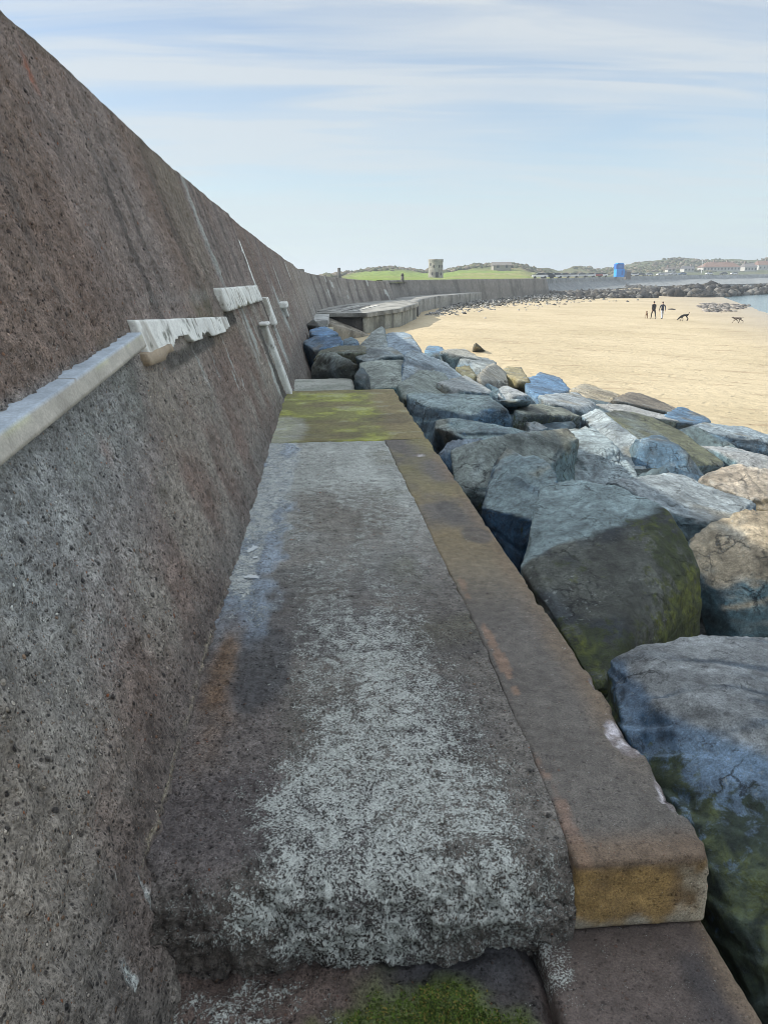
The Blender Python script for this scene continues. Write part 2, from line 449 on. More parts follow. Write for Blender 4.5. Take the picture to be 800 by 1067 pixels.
def mk_wall():
    root = empty('sea_wall', (-.9, 6, 0))
    tag(root, 'tall sloping weathered brown concrete sea wall rising along the left of the walkway', 'sea wall')
    ss = [0.]
    total = np.linalg.norm(np.diff(PATH, axis=0), axis=1).sum()
    while ss[-1] < total:
        Y = abs(ss[-1] - 5); ss.append(ss[-1] + max(.0105, .0052 * Y) if ss[-1] > 5.6 else ss[-1] + .12)
    ss = np.array(ss[:-1] + [total])
    p, nrm, _ = path_pts(PATH, ss); y = p[:, 1]; arc = ss - 5
    bay = np.searchsorted(np.array(JOINTS), arc)
    rng = np.random.RandomState(3); bo = rng.uniform(-.012, .012, 60); bt = rng.uniform(-.03, .03, 60); bt[0] = 0
    zt = ZT(y) + bt[bay]
    dj = np.min(np.abs(arc[:, None] - np.array(JOINTS)[None]), axis=1)
    rows = []
    zr = np.concatenate([np.linspace(-2.2, -.5, 8)[:-1], np.linspace(-.5, 1, 380)])     # normalised face height
    N = len(ss)
    grid = []; att = []
    for q in zr:
        z = np.where(q < 0, q * 1.0, q * (zt - .06)); off = -BAT * z + bo[bay] - .014 * (dj < .02 + .001 * arc)
        toe = np.where(arc > 12, .03, 0); off = off + toe
        grid.append((off, z, 1.))
    crest = [(-.0, .06 * .5), (-.03, .06 * .85), (-.08, .06), (-.35, .075), (-.62, .06), (-.68, .0), (-.70, -.12), (-.74, -1.2)]
    for a, b in crest:
        z = zt - .06 + b; off = -BAT * (zt - .06) + bo[bay] + a * 1.0; grid.append((off, z, .35))
    R = len(grid)
    pts = np.zeros((R, N, 3)); amp = np.zeros((R, N))
    for i, (off, z, a) in enumerate(grid):
        pts[i, :, 0] = p[:, 0] + nrm[:, 0] * off; pts[i, :, 1] = p[:, 1] + nrm[:, 1] * off; pts[i, :, 2] = z; amp[i] = a
    v = pts.reshape(-1, 3); x, yy, z = v.T; am = amp.ravel()
    d = .016 * fbm(P3(x * 1.3, yy * 1.3, z * 1.3), 3, 1) + .010 * fbm(P3(x * 7, yy * 7, z * 7), 3, 2) + .006 * fbm(P3(x * 24, yy * 24, z * 24), 2, 3)
    d += -.016 * sstep(.42, .75, fbm(P3(x * 16, yy * 16, z * 16), 2, 21)) + .009 * ridged(P3(x * 18, yy * 18, z * 18), 2, 31)
    nearw = sstep(7, 3, yy); d += nearw * (.004 * fbm(P3(x * 50, yy * 50, z * 50), 2, 41, .6) - .008 * sstep(.34, .62, fbm(P3(x * 36, yy * 36, z * 36), 2, 42)))
    NN = np.repeat(np.concatenate([nrm, np.full((N, 1), BAT)], 1)[None], R, 0).reshape(-1, 3)
    v = v + NN * (d * am)[:, None]
    # crest roughness
    v[:, 2] += np.where(am < .9, .012 * fbm(P3(x * 3, yy * 3, 0), 3, 12), 0)
    me = gridmesh('wall_face', v.reshape(R, N, 3))
    A = np.repeat(arc[None], R, 0).ravel()
    # ---- stains, with shade painted by the pilaster and ledge pieces
    brown, mauve, grey, dark = (.178, .132, .108), (.205, .172, .156), (.225, .200, .170), (.060, .054, .050)
    zl = 1.04 + .05 * A                                    # ledge line
    upper = sstep(-.04, .10, z - np.where(A < 4.2, zl, 1.25))
    n1 = fbm(P3(A * .9, z * .55, 0), 4, 5); n2 = fbm(P3(A * 5, z * .55, 3), 4, 6); n3 = fbm(P3(A * 2.2, z * 2.2, 8), 4, 7)
    t = mixc(np.tile(grey, (len(v), 1)), brown, sstep(-.25, .35, n3)); t = mixc(t, mixc(np.tile(mauve, (len(v), 1)), brown, sstep(-.3, .4, n1)), upper * .9)
    t = mixc(t, dark, .62 * sstep(.08, .5, n2) * upper)
    t = mixc(t, (.16, .135, .095), .6 * sstep(6.4, 7.6, A) * sstep(8.6, 8.4, A) * sstep(.5, 2.6, z))
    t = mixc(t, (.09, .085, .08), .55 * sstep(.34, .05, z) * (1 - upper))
    t = mixc(t, (.11, .115, .055), .5 * sstep(.35, .0, np.abs(z - 1.0 - .05 * A + .10)) * sstep(0, .5, n3) * (A < 8.5))
    wht = .30 * sstep(.05, .55, n2) * (1 - upper) * sstep(-.2, .6, z - .25)
    wht += .42 * sstep(.75, 0, zl - z) * (1 - upper) * sstep(-.35, .3, n1) * sstep(4.4, 1.5, A)
    wht += .20 * upper * sstep(.0, .5, n1) + .5 * sstep(.95, .5, z) * sstep(.2, .5, z) * sstep(3.4, 1.6, A) * sstep(-.35, .3, n3)
    wht += .34 * sstep(1.0, .55, z) * sstep(.15, .6, z) * sstep(2.3, 1.2, A) * sstep(-.3, .35, n3)
    wht += 1.0 * np.exp(-((A - 8.80 + .08 * n3) / .26) ** 2) * sstep(1.2, 1.7, z) * sstep(-.55, .25, n2) * sstep(9.6, 8.5, A) * (A > 8.5)
    wht += .35 * sstep(.18, .0, np.abs(z - 1.44)) * sstep(4.2, 4.6, A) * sstep(8.4, 8.0, A)
    wht += .30 * sstep(.1, .5, n2) * (A > 9)
    for (pa, pz, sa, sz, k) in ((9.6, .95, .22, .30, 1.), (13.6, .6, .5, .5, .8), (17.2, 1.0, .6, .5, .9), (16.2, 1.55, .3, .35, .8), (10.4, .35, .22, .25, .9), (6.9, .72, .03, .08, 1.2), (7.3, .62, .02, .06, 1.),
                                (5.6, .95, .05, .2, .6), (6.2, .93, .04, .18, .5), (7.1, .9, .05, .25, .6), (20, 1.4, .4, .6, .6), (1.72, -.02, .012, .06, 1.3), (1.50, -.06, .02, .055, 1.2), (1.64, .10, .006, .02, 1.2)):
        e = ((A - pa) / sa) ** 2 + ((z - pz) / sz) ** 2; wht += k * np.exp(-e * e) * (1 if sa < .1 else sstep(-.5, .2, n2))
    for (pa, sa, z0_, z1_) in ((10.75, .28, -.2, 1.0), (12.75, .22, .8, 1.28), (8.2, .5, 1.10, 1.27), (5.6, 1.2, 1.03, 1.16)):  # shade painted dark left of pilaster and bracket, and under the broken ledges
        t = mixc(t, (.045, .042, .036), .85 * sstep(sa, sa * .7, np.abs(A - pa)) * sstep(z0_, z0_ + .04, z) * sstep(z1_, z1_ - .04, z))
    t = mixc(t, (.34, .30, .22), .8 * sstep(.012, .004, np.abs(z - .016 - .008 * n3)) * sstep(1.7, 1.9, A) * sstep(4.2, 3.0, A) * sstep(-.5, .1, fbm(P3(A * 9, z * 9, 0), 3, 55)))
    t = mixc(t, (.27, .12, .07), np.exp(-(((A - 3.02) / .05) ** 2 + ((z - .93) / .05) ** 2)))
    t = mixc(t, (.28, .105, .06), np.exp(-(((A - 4.35) / .05) ** 2 + ((z - 2.55) / .08) ** 2)))
    n4 = fbm(P3(A * 1.1, z * .25, 3), 4, 16)
    t = mixc(t, mixc(np.tile((.25, .235, .21), (len(v), 1)), (.10, .09, .082), sstep(-.1, .4, n4)), .8 * sstep(15, 45, A))
    wht += .8 * sstep(.45, .6, fbm(P3(A * .9, z * .7, 30), 3, 17)) * sstep(25, 50, A)
    t = mixc(t, (.29, .33, .345), .65 * (1 - upper) * sstep(1.0, .1, zl - z) * sstep(-.35, .35, n1 + .4 * n3) * sstep(7, 2, A))
    t = mixc(t, (.44, .45, .43), np.clip(1.5 * (wht - .30), 0, .75))
    top = am < .9
    t[top] = mixc(t[top], (.15, .145, .12), np.full(top.sum(), .6))
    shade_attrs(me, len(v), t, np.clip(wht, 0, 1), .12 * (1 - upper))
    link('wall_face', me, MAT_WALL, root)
    ev = v.reshape(R, N, 3)[:, -1][::12]; ev = np.concatenate([ev, v.reshape(R, N, 3)[-8:, -1], [[ev[-1][0], ev[-1][1], -2.2]]]); em = mesh('wall_end', list(ev), [list(range(len(ev)))]); shade_attrs(em, len(ev), (.12, .11, .10)); link('wall_end', em, MAT_FAR, root, False)

    def face_x(yv, z): return -.54 - BAT * z

    def piece(name, y0, y1, zb, zt_, prot, mat, tint, lich=0., step=.02, seed=0, slope=.0, jag=0., rnd=.01, wave=.004):
        """block standing proud of the wall face; zb/zt_ are (at y0, at y1)"""
        xs = lines(-.08, prot, step); ys = lines(y0, y1, step * 1.6); zs = np.linspace(0, 1, max(3, int((zt_[0] - zb[0]) / step) + 1))
        V, Fq = boxgrid(xs, ys, zs * (zt_[0] - zb[0])); V = roundbox(V, rnd)
        w = np.clip((V[:, 2]) / (zt_[0] - zb[0]), 0, 1); u = (V[:, 1] - y0) / (y1 - y0)
        if jag:
            jn = vnoise(P3(V[:, 1] * 2.6, 0, seed), seed) + .6 * vnoise(P3(V[:, 1] * 8, 0, seed), seed + 2)
            jn = np.floor(jn * 3.2 + .35 * vnoise(P3(V[:, 1] * 20, 0, seed), seed + 3)) / 3.2; w = 1 - (1 - w) * (1 - jag * np.clip(jn, -.3, 1))
        zlo = zb[0] + (zb[1] - zb[0]) * u; zhi = zt_[0] + (zt_[1] - zt_[0]) * u
        z_ = zlo + (zhi - zlo) * w
        z_ = z_ + w * slope * (1 - np.clip(V[:, 0] / prot, 0, 1))
        V2 = P3(face_x(V[:, 1], z_) + V[:, 0], V[:, 1], z_)
        n_ = vnorm(V2, Fq); V2 = V2 + n_ * (wave * fbm(V2 * 14, 4, seed) * .8 + wave * 1.2 * fbm(V2 * 2, 2, seed + 5))[:, None]
        me = mesh(name, V2, Fq)
        tt = np.tile(tint, (len(V2), 1)).astype(float); tt = mixc(tt, (.10, .10, .065), .65 * sstep(.2, .6, fbm(V2 * 6, 3, seed + 9)) * sstep(.35, 0, w))
        if mat is MAT_WHITE: tt = mixc(tt, (.27, .25, .21), .75 * sstep(.05, .4, fbm(P3(V2[:, 0] * 9, V2[:, 1] * 9, V2[:, 2] * 2.5), 4, seed + 12))); tt = mixc(tt, (.10, .10, .08), .8 * sstep(.28, .5, fbm(V2 * 12, 4, seed + 14)))
        if name == 'ledge':
            tt = mixc(tt, (.33, .38, .43), sstep(.96, .99, w)); tt = mixc(tt, (.42, .43, .30), .8 * sstep(.5, .9, w) * sstep(.98, .95, w) * sstep(-.1, .3, fbm(V2 * 5, 3, 3))); tt = mixc(tt, (.14, .13, .11), .8 * sstep(.025, .0, np.abs(fbm(P3(V2[:, 1] * 3, V2[:, 2] * 5, 0), 3, 8))) * sstep(-.1, .2, fbm(V2 * 2, 2, 9)))  # top face painted bluish for sky sheen; then yellow lichen and cracks
        shade_attrs(me, len(V2), tt, lich)
        return link(name, me, mat, root, False)

    pale = (.36, .345, .305); white = (.60, .61, .58)
    piece('ledge', -1.2, 4.05, (.880, 1.243), (.952, 1.312), .07, MAT_LEDGE, pale, .10, .012, 4, .0, 0, .002, .0008)
    piece('broken_ledge', 4.14, 7.7, (1.205, 1.11), (1.368, 1.23), .045, MAT_WHITE, white, .3, .012, 11, .0, .28, .006, .003)
    piece('broken_ledge', 4.06, 4.75, (1.15, 1.14), (1.203, 1.203), .05, MAT_LEDGE, (.26, .21, .15), .12, .018, 18, .0, .5, .01, .006)
    piece('broken_ledge', 7.85, 12.5, (1.285, 1.28), (1.49, 1.495), .075, MAT_WHITE, white, .3, .02, 23, .0, .2, .008, .003)
    piece('bracket', 13.0, 13.55, (.86, .86), (1.30, 1.30), .10, MAT_WHITE, white, .3, .03, 31, .0, .0, .008, .003)
    piece('pilaster', 11.10, 11.50, (-.10, -.10), (.955, .955), .09, MAT_WHITE, (.52, .53, .51), .3, .03, 37, .0, .0, .008, .003)
    piece('pilaster_cap', 11.02, 11.60, (.957, .957), (1.0, 1.0), .13, MAT_WHITE, white, .4, .03, 39, .0, .0, .012, .004)
    piece('bracket', 17.0, 18.2, (1.0, 1.0), (1.12, 1.12), .17, MAT_WHITE, white, .3, .04, 41, .0, .3, .008, .003)
    piece('bracket', 17.7, 18.1, (.78, .78), (1.0, 1.0), .10, MAT_WHITE, white, .3, .04, 43, .0, .0, .008, .003)
    piece('joint_strip', 12.56, 12.70, (1.48, 1.48), (2.16, 2.16), .045, MAT_WHITE, (.70, .72, .70), .5, .02, 47, 0, 0, .004, .002)
    piece('joint_strip', 28.9, 29.25, (1.55, 1.55), (2.2, 2.2), .05, MAT_WHITE, (.55, .57, .55), .5, .05, 49, 0, 0, .004, .002)
    # small block on the crest where the wall starts to turn
    box_obj('crest_block', (-2.3, -1.1, 57, 60.5, 1.9, 2.36), mat_plain('crest_block', (.2, .2, .19)), root, .03)
    for o in root.children: o.matrix_parent_inverse = Matrix.Translation((.9, -6, 0))


mk_wall()

# ------------------------------------------------------------------ walkway
walk = empty('walkway', (0, 1.7, 0)); walk['kind'] = 'structure'


def wchild(o):
    o.parent = walk; o.matrix_parent_inverse = Matrix.Translation((0, -1.7, 0)); return o


def blob(x, y, cx_, cy_, rx, ry, seed=0, k=.35, sc=6.):
    e = ((x - cx_) / rx) ** 2 + ((y - cy_) / ry) ** 2 + k * fbm(P3(x * sc, y * sc, seed), 3, seed)
    return sstep(1.25, .55, e)


EDGE = lambda Y: np.interp(Y, [1.6, 2.2, 3.2, 4.6, 7.7], [.655, .668, .672, .65, .598]) + .010 * fbm(P3(np.asarray(Y).ravel() * 2.3, 0 * np.asarray(Y).ravel(), 0), 4, 99).reshape(np.shape(Y))


def mk_slab():
    ys = [1.86]
    while ys[-1] < 7.62: ys.append(ys[-1] + max(.006, .0030 * ys[-1]))
    ys = np.array(ys)
    pr = []          # profile (y,z,crust)
    for q in np.linspace(-.40, -.13, 44): pr.append((1.70 + .02 * math.sin(q * 9), q, 1.))
    for a in np.linspace(0, 1, 34): pr.append((1.70 + .16 * (1 - math.cos(a * math.pi / 2)), -.13 + .126 * math.sin(a * math.pi / 2), 1 - .6 * a))
    for q in ys[1:]: pr.append((q, -.004, .4 - .12 * min(1, (q - 1.86) / 3)))
    pr.append((7.625, -.03, .2)); pr.append((7.63, -.2, 0))
    pr = np.array(pr)
    edge = EDGE
    u = np.linspace(0, 1, 210)
    Yg = np.repeat(pr[:, 0][:, None], len(u), 1); Zg = np.repeat(pr[:, 1][:, None], len(u), 1); Cg = np.repeat(pr[:, 2][:, None], len(u), 1)
    x0 = -.60 + np.where(Zg < -.1, .0, 0); Xg = x0 + (edge(Yg) - x0) * u[None]
    v = np.stack([Xg, Yg, Zg], -1); R, N = Xg.shape
    n = np.zeros_like(v); dv = np.gradient(v, axis=0); n = np.cross(np.gradient(v, axis=1), dv); n /= np.linalg.norm(n, axis=-1, keepdims=True) + 1e-9
    p = v.reshape(-1, 3); x, y, z = p.T; c = Cg.ravel()
    edge_w = (sstep(.0, .03, edge(y) - x) * sstep(-.60, -.585, x))
    crust = sstep(.45, 1., c)
    d = c * (.020 * ridged(P3(x * 9, y * 9, z * 9), 3, 3) * crust + .012 * fbm(P3(x * 4, y * 4, z * 4), 3, 8) * crust + .013 * fbm(P3(x * 24, y * 24, z * 24), 2, 2) + .006 * ridged(P3(x * 30, y * 30, z * 30), 2, 12))
    d += .006 * fbm(P3(x * 2, y * 2, 0), 3, 4)
    d += -.010 * sstep(.25, .6, fbm(P3(x * 19, y * 19, z * 19), 2, 44)) * c - .03 * crust * sstep(.3, .7, fbm(P3(x * 14, y * 14, z * 14), 2, 45))
    d -= .016 * sstep(.02, 0, np.abs(y - 6.0 - .03 * np.sin(x * 7))) * (x > -.3)
    d += sstep(4.5, 2.2, y) * (.35 + c) * (.0042 * fbm(P3(x * 85, y * 85, z * 85), 2, 47, .7) - .010 * sstep(.28, .6, fbm(P3(x * 52, y * 52, z * 52), 2, 48)) + .005 * sstep(.3, .6, fbm(P3(x * 66, y * 66, z * 66), 1, 49)))
    p = p + n.reshape(-1, 3) * (d * edge_w)[:, None]
    p[:, 0] += np.where(u[None].repeat(R, 0).ravel() > .995, .012 * fbm(P3(y * 9, z * 9, 0), 3, 6), 0)
    me = gridmesh('slab', p.reshape(R, N, 3)); me.flip_normals()
    t = np.tile((.145, .134, .120), (len(p), 1)).astype(float)
    n1 = fbm(P3(x * 2.5, y * 2.5, 0), 4, 60); n2 = fbm(P3(x * 6, y * 2.2, 0), 4, 61)
    t = mixc(t, (.088, .082, .080), sstep(-.1, .4, n1))
    t = mixc(t, (.34, .36, .34), .85 * sstep(3.4, 5.8, y + .6 * n1))
    t = mixc(t, (.105, .085, .065), .6 * blob(x, y, .12, 5.3, .4, .8, 5))
    t = mixc(t, (.105, .088, .086), .6 * blob(x, y, -.42, 2.25, .28, .6, 6))
    t = mixc(t, (.135, .085, .05), .8 * np.clip(np.exp(-((x + .455 + .05 * n1) / .07) ** 2 - ((y - 2.95) / .5) ** 2) * (1 + 1.3 * fbm(P3(x * 11, y * 7, 0), 4, 7)), 0, 1))
    t = mixc(t, (.035, .036, .040), .8 * blob(x, y, -.30, 3.0, .13, .42, 8, .6, 8))
    t = mixc(t, (.055, .046, .038), .75 * crust * sstep(-.1, .5, fbm(P3(x * 5, y * 5, z * 5), 3, 15) + .3))
    t = mixc(t, (.13, .125, .06), .35 * sstep(.1, .5, n1) * sstep(2.6, 3.6, y) * sstep(.2, .5, x))
    soft = lambda cx_, cy_, rx, ry, sd_: np.exp(-(((x - cx_) / rx) ** 2 + ((y - cy_) / ry) ** 2) * (1 + .5 * fbm(P3(x * 4, y * 4, sd_), 3, sd_)))
    li = .52 * soft(.0, 2.02, .34, .34, 9) + .46 * soft(.06, 3.0, .32, 1.0, 10) + .30 * soft(.3, 1.9, .5, .35, 12) + .3 * soft(.35, 2.6, .3, .8, 14) + .36 * sstep(-.30, -.05, x + .12 * n1) * sstep(.66, .45, x + .08 * n1) * sstep(-.5, .2, n2 + .3)
    li += .36 * sstep(3.2, 5, y) * sstep(-.2, .3, n2) + .30 * sstep(5.2, 6.4, y)
    li += .55 * blob(x, y, -.48, 5.4, .11, 1.9, 13, .8, 6)
    li += .42 * crust * sstep(.62, -.1, x) * sstep(-.6, -.25, x) * sstep(-.26, -.10, z) * sstep(-.5, .3, n1 + .3)
    li += .35 * crust * sstep(-.24, -.05, z)
    li += .6 * sstep(.03, 0, np.abs(y - 5.95)) * (x > 0) * (x < .4)
    li *= sstep(-.60, -.50, x) * .5 + .5
    wet = sstep(-.24, -.33, x + .07 * n1 + .10 * fbm(P3(x * 16, y * 7, 0), 4, 62)) * sstep(2.9, 3.6, y + .5 * n2) * .95
    t = mixc(t, (.19, .245, .31), .85 * wet); li = li + .55 * wet * sstep(-.4, .3, n2 + .5 * n1)  # bluish tint paints the sky's sheen on the wet strip
    wet = np.maximum(wet, .5 * blob(x, y, -.30, 3.0, .15, .5, 8))
    shade_attrs(me, len(p), t, np.clip(li, 0, .98), np.clip(wet, 0, 1))
    wchild(link('slab', me, MAT_SLAB))


mk_slab()




def kerb_piece(name, x0, x1, y0, y1, z0, z1, step, tintf, chips=(), r=.018, seed=0, amp=1., follow=False):
    ys = [y0]
    while ys[-1] < y1 - step: ys.append(ys[-1] + max(step, .005 * ys[-1]))
    ys.append(y1)
    V, Fq = boxgrid(lines(x0, x1, step), np.array(ys), lines(z0, z1, step)); V0 = V.copy(); V = roundbox(V, r)
    n_ = vnorm(V, Fq); d = .004 * fbm(V * 5, 3, seed) + .0022 * fbm(V * 40, 2, seed + 1)
    top_edge = sstep(.05, .0, np.abs(V0[:, 0] - x1)) * sstep(.05, 0, np.abs(V0[:, 2] - z1))
    d -= .02 * top_edge * sstep(.05, .6, fbm(P3(V[:, 1] * 6, V[:, 0] * 6, 0), 3, seed + 7))
    d -= .006 * sstep(.3, .6, fbm(V * 24, 2, seed + 9))
    chip = np.zeros(len(V))
    for (cx_, cy_, cz_, rx, ry, rz_, dep) in chips:
        e = ((V[:, 0] - cx_) / rx) ** 2 + ((V[:, 1] - cy_) / ry) ** 2 + ((V[:, 2] - cz_) / rz_) ** 2 + .5 * fbm(V * 14, 3, seed + 21)
        m = sstep(1.1, .75, e); chip = np.maximum(chip, m); d -= dep * m * (1 + .35 * fbm(V * 30, 2, seed + 22))
    V = V + n_ * (d * amp)[:, None]
    if follow: V[:, 0] += (EDGE(V[:, 1]) - .003 - x0) * np.clip((x1 - V[:, 0]) / (x1 - x0), 0, 1)
    me = mesh(name, V, Fq); t, li, we = tintf(V, V0, chip); shade_attrs(me, len(V), t, li, we)
    return wchild(link(name, me, MAT_KERB))


def tint_kerb(V, V0, chip):
    x, y, z = V.T; n1 = fbm(P3(x * 3, y * 1.6, z * 3), 4, 70); n2 = fbm(P3(x * 8, y * 4, z * 8), 4, 71)
    t = np.tile((.108, .098, .087), (len(V), 1)).astype(float)
    t = mixc(t, (.185, .145, .080), .85 * sstep(3.2, 4.6, y) * sstep(-.5, .3, n1) * sstep(6.5, 5.2, y))
    t = mixc(t, (.145, .105, .068), .75 * sstep(.90, 1.03, x + .03 * n2) * sstep(1.9, 2.6, y))
    t = mixc(t, (.18, .16, .065), .7 * sstep(4.8, 6.4, y) * sstep(-.4, .3, n1))
    t = mixc(t, (.08, .072, .066), .8 * blob(x, y, .93, 4.55, .10, .18, 31)); t = mixc(t, (.075, .07, .065), .7 * blob(x, y, .86, 5.1, .1, .25, 32))
    t = mixc(t, (.24, .15, .10), .65 * blob(x, y, .712, 2.95, .020, .36, 33, 1.6, 14)); t = mixc(t, (.21, .135, .09), .55 * blob(x, y, .70, 3.75, .018, .18, 34, 1.6, 14)); t = mixc(t, (.22, .135, .095), .55 * blob(x, y, .68, 1.85, .025, .3, 35, 1.6, 14))
    front = sstep(1.735, 1.715, y) * sstep(-.02, -.03, z)
    oc = mixc(np.tile((.27, .18, .072), (len(V), 1)), (.17, .115, .06), sstep(-.2, .4, n2)); oc = mixc(oc, (.36, .33, .26), .8 * sstep(.0, .45, n2 + .5 * sstep(-.14, -.23, z) + .3 * sstep(1.0, 1.04, x) - .3))
    t = t * (1 - front[:, None]) + oc * front[:, None]
    t = mixc(t, (.15, .10, .062), .7 * sstep(1.86, 1.74, y) * (1 - front))
    ch = mixc(np.tile((.42, .40, .42), (len(V), 1)), (.16, .14, .135), sstep(-.25, .3, fbm(V * 26, 4, 73)))
    t = t * (1 - chip[:, None]) + ch * chip[:, None]
    li = .10 + .22 * sstep(.2, .5, n2) * sstep(3, 5, y)
    return t, li * (1 - chip), .1


kerb_piece('kerb', .655, 1.045, 1.705, 7.64, -.235, .0, .014, tint_kerb,
           [(1.03, 2.30, .0, .085, .13, .045, .008), (1.05, 1.98, 0, .05, .11, .05, .014), (1.05, 2.66, 0, .03, .05, .03, .018), (.88, 6.9, .01, .055, .06, .02, .025)], .012, 5, 1., True)


def tint_low(V, V0, chip):
    x, y, z = V.T; n1 = fbm(P3(x * 4, y * 4, z * 4), 4, 80)
    t = np.tile((.088, .070, .062), (len(V), 1)).astype(float); t = mixc(t, (.05, .044, .044), sstep(-.1, .4, n1)); t = mixc(t, (.17, .125, .085), .8 * sstep(.97, 1.03, x + .03 * n1))
    return t, .14 + .5 * blob(x, y, .57, 1.62, .06, .12, 81, .6, 12), .15


kerb_piece('lower_kerb', .545, 1.045, .4, 1.98, -.62, -.238, .02, tint_low, [(1.045, 1.30, -.237, .03, .06, .03, .012)], .02, 15)


def tint_land(V, V0, chip):
    x, y, z = V.T; n1 = fbm(P3(x * 1.4, y * 1.4, z), 4, 90); n2 = fbm(P3(x * 4, y * 5, z), 4, 91)
    t = np.tile((.150, .150, .055), (len(V), 1)).astype(float); t = mixc(t, (.26, .28, .052), .85 * sstep(-.1, .3, n2)); t = mixc(t, (.13, .105, .06), .7 * sstep(.05, .4, n1))
    t = mixc(t, (.175, .14, .075), .85 * sstep(.52, .78, x + .14 * n1)); t = mixc(t, (.30, .31, .27), .65 * blob(x, y, -.45, 8.3, .28, .9, 92) + .3 * sstep(.2, .5, n2))
    t = mixc(t, (.075, .06, .04), .6 * blob(x, y, .75, 8.9, .35, .35, 93) + .4 * blob(x, y, .1, 7.95, .4, .2, 94))
    return t, .08 + .3 * blob(x, y, -.45, 8.4, .3, .8, 92), .05


kerb_piece('mossy_landing', -.70, 1.045, 7.645, 11.45, -.30, .0, .03, tint_land, [(1.045, 10.4, 0, .06, .25, .05, .02)], .018, 25)


def tint_step(V, V0, chip):
    x, y, z = V.T; n1 = fbm(P3(x * 3, y * 3, z), 4, 95)
    t = np.tile((.30, .315, .285), (len(V), 1)).astype(float); t = mixc(t, (.19, .21, .18), sstep(-.1, .4, n1)); return t, .35, .05


kerb_piece('pale_slab', -.72, .52, 11.55, 13.7, -.6, -.10, .04, tint_step, [], .03, 35, 2.)


def mk_lower_step():
    xs = np.linspace(-.60, .565, 110); ys = np.concatenate([np.linspace(.4, 1.2, 12)[:-1], np.linspace(1.2, 1.82, 62)])
    X, Y = np.meshgrid(xs, ys, indexing='ij'); x, y = X.ravel(), Y.ravel()
    z = -.285 + .025 * fbm(P3(x * 5, y * 5, 0), 4, 101) + .010 * ridged(P3(x * 22, y * 22, 0), 2, 102)
    z += .028 * sstep(1.45, 1.75, y) * sstep(-.1, .5, fbm(P3(x * 9, y * 9, 0), 3, 103)) - .05 * sstep(.50, .56, x)
    v = np.stack([x, y, z], 1); me = gridmesh('lower_step', v.reshape(len(xs), len(ys), 3)); me.flip_normals()
    n1 = fbm(P3(x * 5, y * 5, 0), 4, 104)
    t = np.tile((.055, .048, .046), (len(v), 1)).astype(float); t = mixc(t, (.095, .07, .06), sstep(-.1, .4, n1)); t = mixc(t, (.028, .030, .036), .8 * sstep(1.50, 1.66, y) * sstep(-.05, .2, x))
    t = mixc(t, (.085, .12, .022), .8 * blob(x, y, .20, 1.45, .33, .18, 111, 1.0, 7))
    li = .62 * blob(x, y, -.30, 1.52, .26, .16, 105, 1.2, 9) + .1
    shade_attrs(me, len(v), t, np.clip(li, 0, 1), .35 * sstep(-.1, .2, x)); wchild(link('lower_step', me, MAT_SLAB))
    return v


STEPV = mk_lower_step()


def mk_moss():
    rng = np.random.RandomState(11); V = []; Fc = []
    def dens(x, y):
        return blob(x, y, .20, 1.44, .29, .17, 111, 1.1, 7)
    pts = rng.uniform((-.1, 1.2), (.56, 1.62), (30000, 2)); m = dens(pts[:, 0], pts[:, 1]); keep = pts[rng.uniform(0, 1, len(pts)) < m ** 1.3 * .62]
    kx = rng.uniform((-.345, 1.46), (-.285, 1.52), (200, 2)); keep = np.concatenate([keep, kx[(((kx - (-.315, 1.49)) / (.028, .026)) ** 2).sum(1) < 1]])
    bump_ = .003 * np.clip(fbm(P3(keep[:, 0] * 14, keep[:, 1] * 14, 0), 3, 112) + .3, 0, 1)
    # height of the step surface underneath (nearest vertex on its grid)
    from mathutils.kdtree import KDTree
    kd = KDTree(len(STEPV))
    for i, q in enumerate(STEPV): kd.insert((q[0], q[1], 0), i)
    kd.balance(); tint = []
    for (x, y), b in zip(keep, bump_):
        z = STEPV[kd.find((x, y, 0))[1]][2] - .003
        for _ in range(3):
            a = rng.uniform(0, 6.283); l = rng.uniform(.006, .014); w = rng.uniform(.0018, .0035); dx, dy = math.cos(a), math.sin(a); h = rng.uniform(.001, .006) + b
            i = len(V); V += [(x - dy * w, y + dx * w, z), (x + dy * w, y - dx * w, z), (x + dx * l * .7 + dy * w * .7, y + dy * l * .7 - dx * w * .7, z + h), (x + dx * l, y + dy * l, z + h * .8)]; Fc.append((i, i + 1, i + 2, i + 3))
            c = rng.uniform(.5, 1.4); col = (.062 * c, .098 * c, .016 * c) if rng.rand() < .68 else (.16, .135, .035) if rng.rand() < .5 else (.03, .045, .012); tint += [col] * 4
    me = mesh('moss', np.array(V), np.array(Fc)); attr(me, 'tint', np.array(tint))
    s = NT('moss'); s.done(s.at('tint', 'Color'), .75, None, .2)
    o = link('moss', me, s.m, None, False); tag(o, 'bright green moss mat on the dark step at the bottom of the picture', 'moss', None, 'stuff')


mk_moss()


def mk_puddles():
    s = NT('puddle_water'); s.done((.40, .44, .46), .04, None, .8); s.b.inputs['Transmission Weight'].default_value = 0  # pale base colour paints the sky's reflection into the water
    root = empty('puddle', (-.47, 4.5, 0)); root['kind'] = 'structure'
    for k, (px, py, rx, ry) in enumerate(((263, 572, .026, .05), (266, 581, .012, .022), (262, 601, .030, .032))):
        c = at_z(px, py, .0); bm = bmesh.new(); vv = []
        for i in range(26):
            a = i / 26 * 6.283; r = 1 + .4 * math.sin(2 * a + k) + .25 * math.sin(5 * a + 2 * k) + .15 * math.sin(9 * a)
            vv.append(bm.verts.new((c[0] + rx * r * math.cos(a) + .47, c[1] + ry * r * math.sin(a) - 4.5, .002)))
        bm.faces.new(vv); bm_obj('water_patch', bm, s.m, root)


